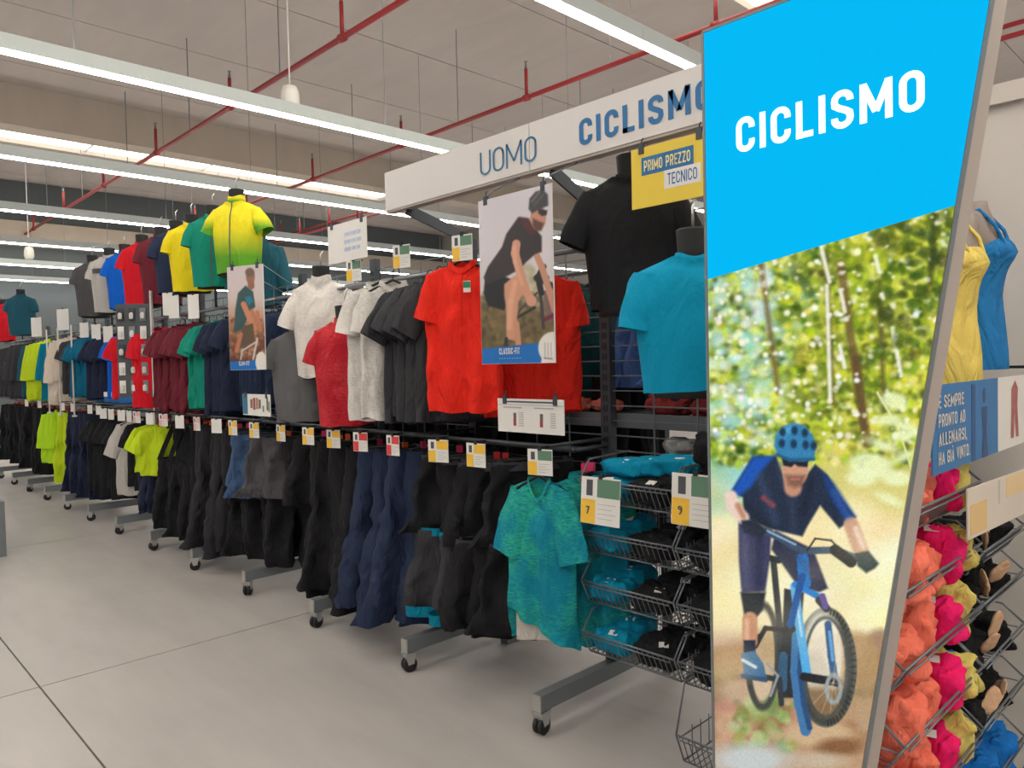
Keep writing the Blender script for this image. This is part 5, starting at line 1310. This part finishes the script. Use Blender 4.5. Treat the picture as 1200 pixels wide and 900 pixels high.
row('shirt', 'charcoal', -3.1, -4.6, 8, 3.16, 2.03, 70, 'dark grey shirt behind the rack mesh', 'shirt', 'rear dark grey shirts', 'the rack post', upper=True, L=.66)
row('legs', 'blackf', -2.45, -8.2, 26, 3.20, 1.55, 70, 'dark trousers behind the rack mesh', 'trousers', 'rear dark trousers', 'the teal mannequin', L=1.0, w=.2, hem=.1, dep=.06)
rr = thing('rear_rail', 'long dark rail carrying the clothes behind the rack mesh', 'rail', (-3.1, 3.16, 0))
for z in (2.13, 1.63): obj('rail', MB().tube([(-5.3, 0, z), (1.75, 0, z)], .012, 8).mesh('rail', M['dark_steel'], True), rr)
for x in (-5.2, -1.8, 1.75): obj('upright', MB().tube([(x, .03, 0), (x, .03, 2.14)], .014, 8).mesh('upright', M['dark_steel'], True), rr)
# blue boxed goods on the tray above the lower rail
for k, px in enumerate((330, 342, 354)):
    p = onY(px, 498, 2.72)
    t = thing('packaged_item', 'small royal blue package on the tray behind the rail', 'package', (p[0], 2.72, 1.30), .1 * k, 'royal blue packages')
    obj('box', MB().box(-.05, .05, -.03, .03, 0, .085).mesh('box', plain('package_blue', (30, 86, 168), .45, var=.15, scale=30)), t)
    obj('label_patch', MB().box(-.035, .035, -.032, -.03, .05, .07).mesh('label_patch', plain('package_label', (90, 150, 206), .45)), t)
tray = thing('wire_tray', 'shallow dark tray holding royal blue packages above the lower rail', 'tray', (-4.85, 2.72, 1.285))
obj('tray_base', MB().box(-.55, .55, -.08, .10, 0, .012).mesh('tray_base', M['dark_steel']), tray)
obj('tray_lip', MB().tube([(-.55, -.08, .05), (.55, -.08, .05)], .004, 5).tube([(-.55, -.08, 0), (-.55, -.08, .05)], .004, 5).tube([(.55, -.08, 0), (.55, -.08, .05)], .004, 5).mesh('tray_lip', M['wire']), tray)
# accessory panel
p = onY(155, 345, 2.34)
ap = thing('accessory_panel', 'dark upright panel of blister packs beside the bright red tee', 'panel', (p[0], 2.34, 1.40), math.radians(42))
obj('panel', MB().box(-.17, .17, 0, .02, 0, .88).mesh('panel', plain('panel_dark', (74, 78, 82), .5)), ap)
obj('edge_strip', MB().box(.17, .182, -.01, .03, -.25, 1.0).mesh('edge_strip', M['white']), ap)
obj('blue_strip', MB().box(-.15, .15, -.002, 0, .42, .44).mesh('blue_strip', M['blue2']), ap)
pr2 = random.Random(3)
for r_ in range(5):
    for c_ in range(3):
        x = -.12 + .11 * c_; z = .04 + .17 * r_
        t = thing('blister_pack', 'small pale blister pack hooked on the dark accessory panel', 'package', (0, 0, 0), 0, 'blister packs on the panel')
        t.location = (p[0] + math.cos(math.radians(42)) * x + math.sin(math.radians(42)) * .012, 2.34 + math.sin(math.radians(42)) * x - math.cos(math.radians(42)) * .012, 1.40 + z)
        t.rotation_euler = (0, 0, math.radians(42))
        obj('card', MB().box(-.03, .03, 0, .004, 0, .12).mesh('card', [M['card'], M['dark_steel'], plain('pack_grey', (120, 122, 130), .5)][pr2.randrange(3)]), t)
        obj('blister', MB().lathe([(.018, 0), (.022, .02), (.02, .05), (.006, .06)], 10, c=(0, -.006, .02), sy=.5).mesh('blister', plain('pack_pale', (206, 204, 200), .3)), t)
# blue banded shelf items under the petrol tees
for k, px in enumerate((115, 124, 133, 142, 151)):
    p = onY(px, 476, 2.5)
    t = thing('clothes_pack', 'white and blue folded pack under the petrol and blue tees', 'crumpled vest', (p[0], 2.5, 1.32), .8, 'white and blue packs')
    t['category'] = 'package'
    obj('pack', MB().box(-.07, .07, -.05, .05, 0, .06).mesh('pack', M['blue']), t); obj('band', MB().box(-.072, .072, -.052, .052, .06, .11).mesh('band', M['card']), t)
sh = thing('wire_tray', 'shallow dark tray holding white and blue packs', 'tray', (-8.6, 2.5, 1.30))
obj('tray_base', MB().box(-.75, .75, -.09, .12, 0, .012).mesh('tray_base', M['dark_steel']), sh)
# clear divider posts far along the row
for px in (56, 69, 85):
    p = onY(px, 430, 2.36)
    t = thing('divider_post', 'slim white divider post rising between the far jackets', 'post', (p[0], 2.36, 1.15), 0, 'divider posts')
    obj('rod', MB().box(-.012, .012, -.006, .006, 0, 1.05).mesh('rod', M['white']), t); obj('rod_foot', MB().box(-.03, .03, -.02, .02, -.02, 0).mesh('rod_foot', M['white']), t)
# display table leg at the picture edge
lt = thing('display_table', 'low grey metal display table in the open aisle', 'table', (-8.35, 1.10, 0))
for (x, y) in ((.30, .22), (-.6, .22), (.30, -.6), (-.6, -.6)): obj('leg', MB().box(x - .025, x + .025, y - .025, y + .025, 0, .47).mesh('leg', M['steel']), lt)
obj('table_top', MB().box(-.63, .325, -.63, .245, .47, .50).mesh('table_top', M['steel']), lt)
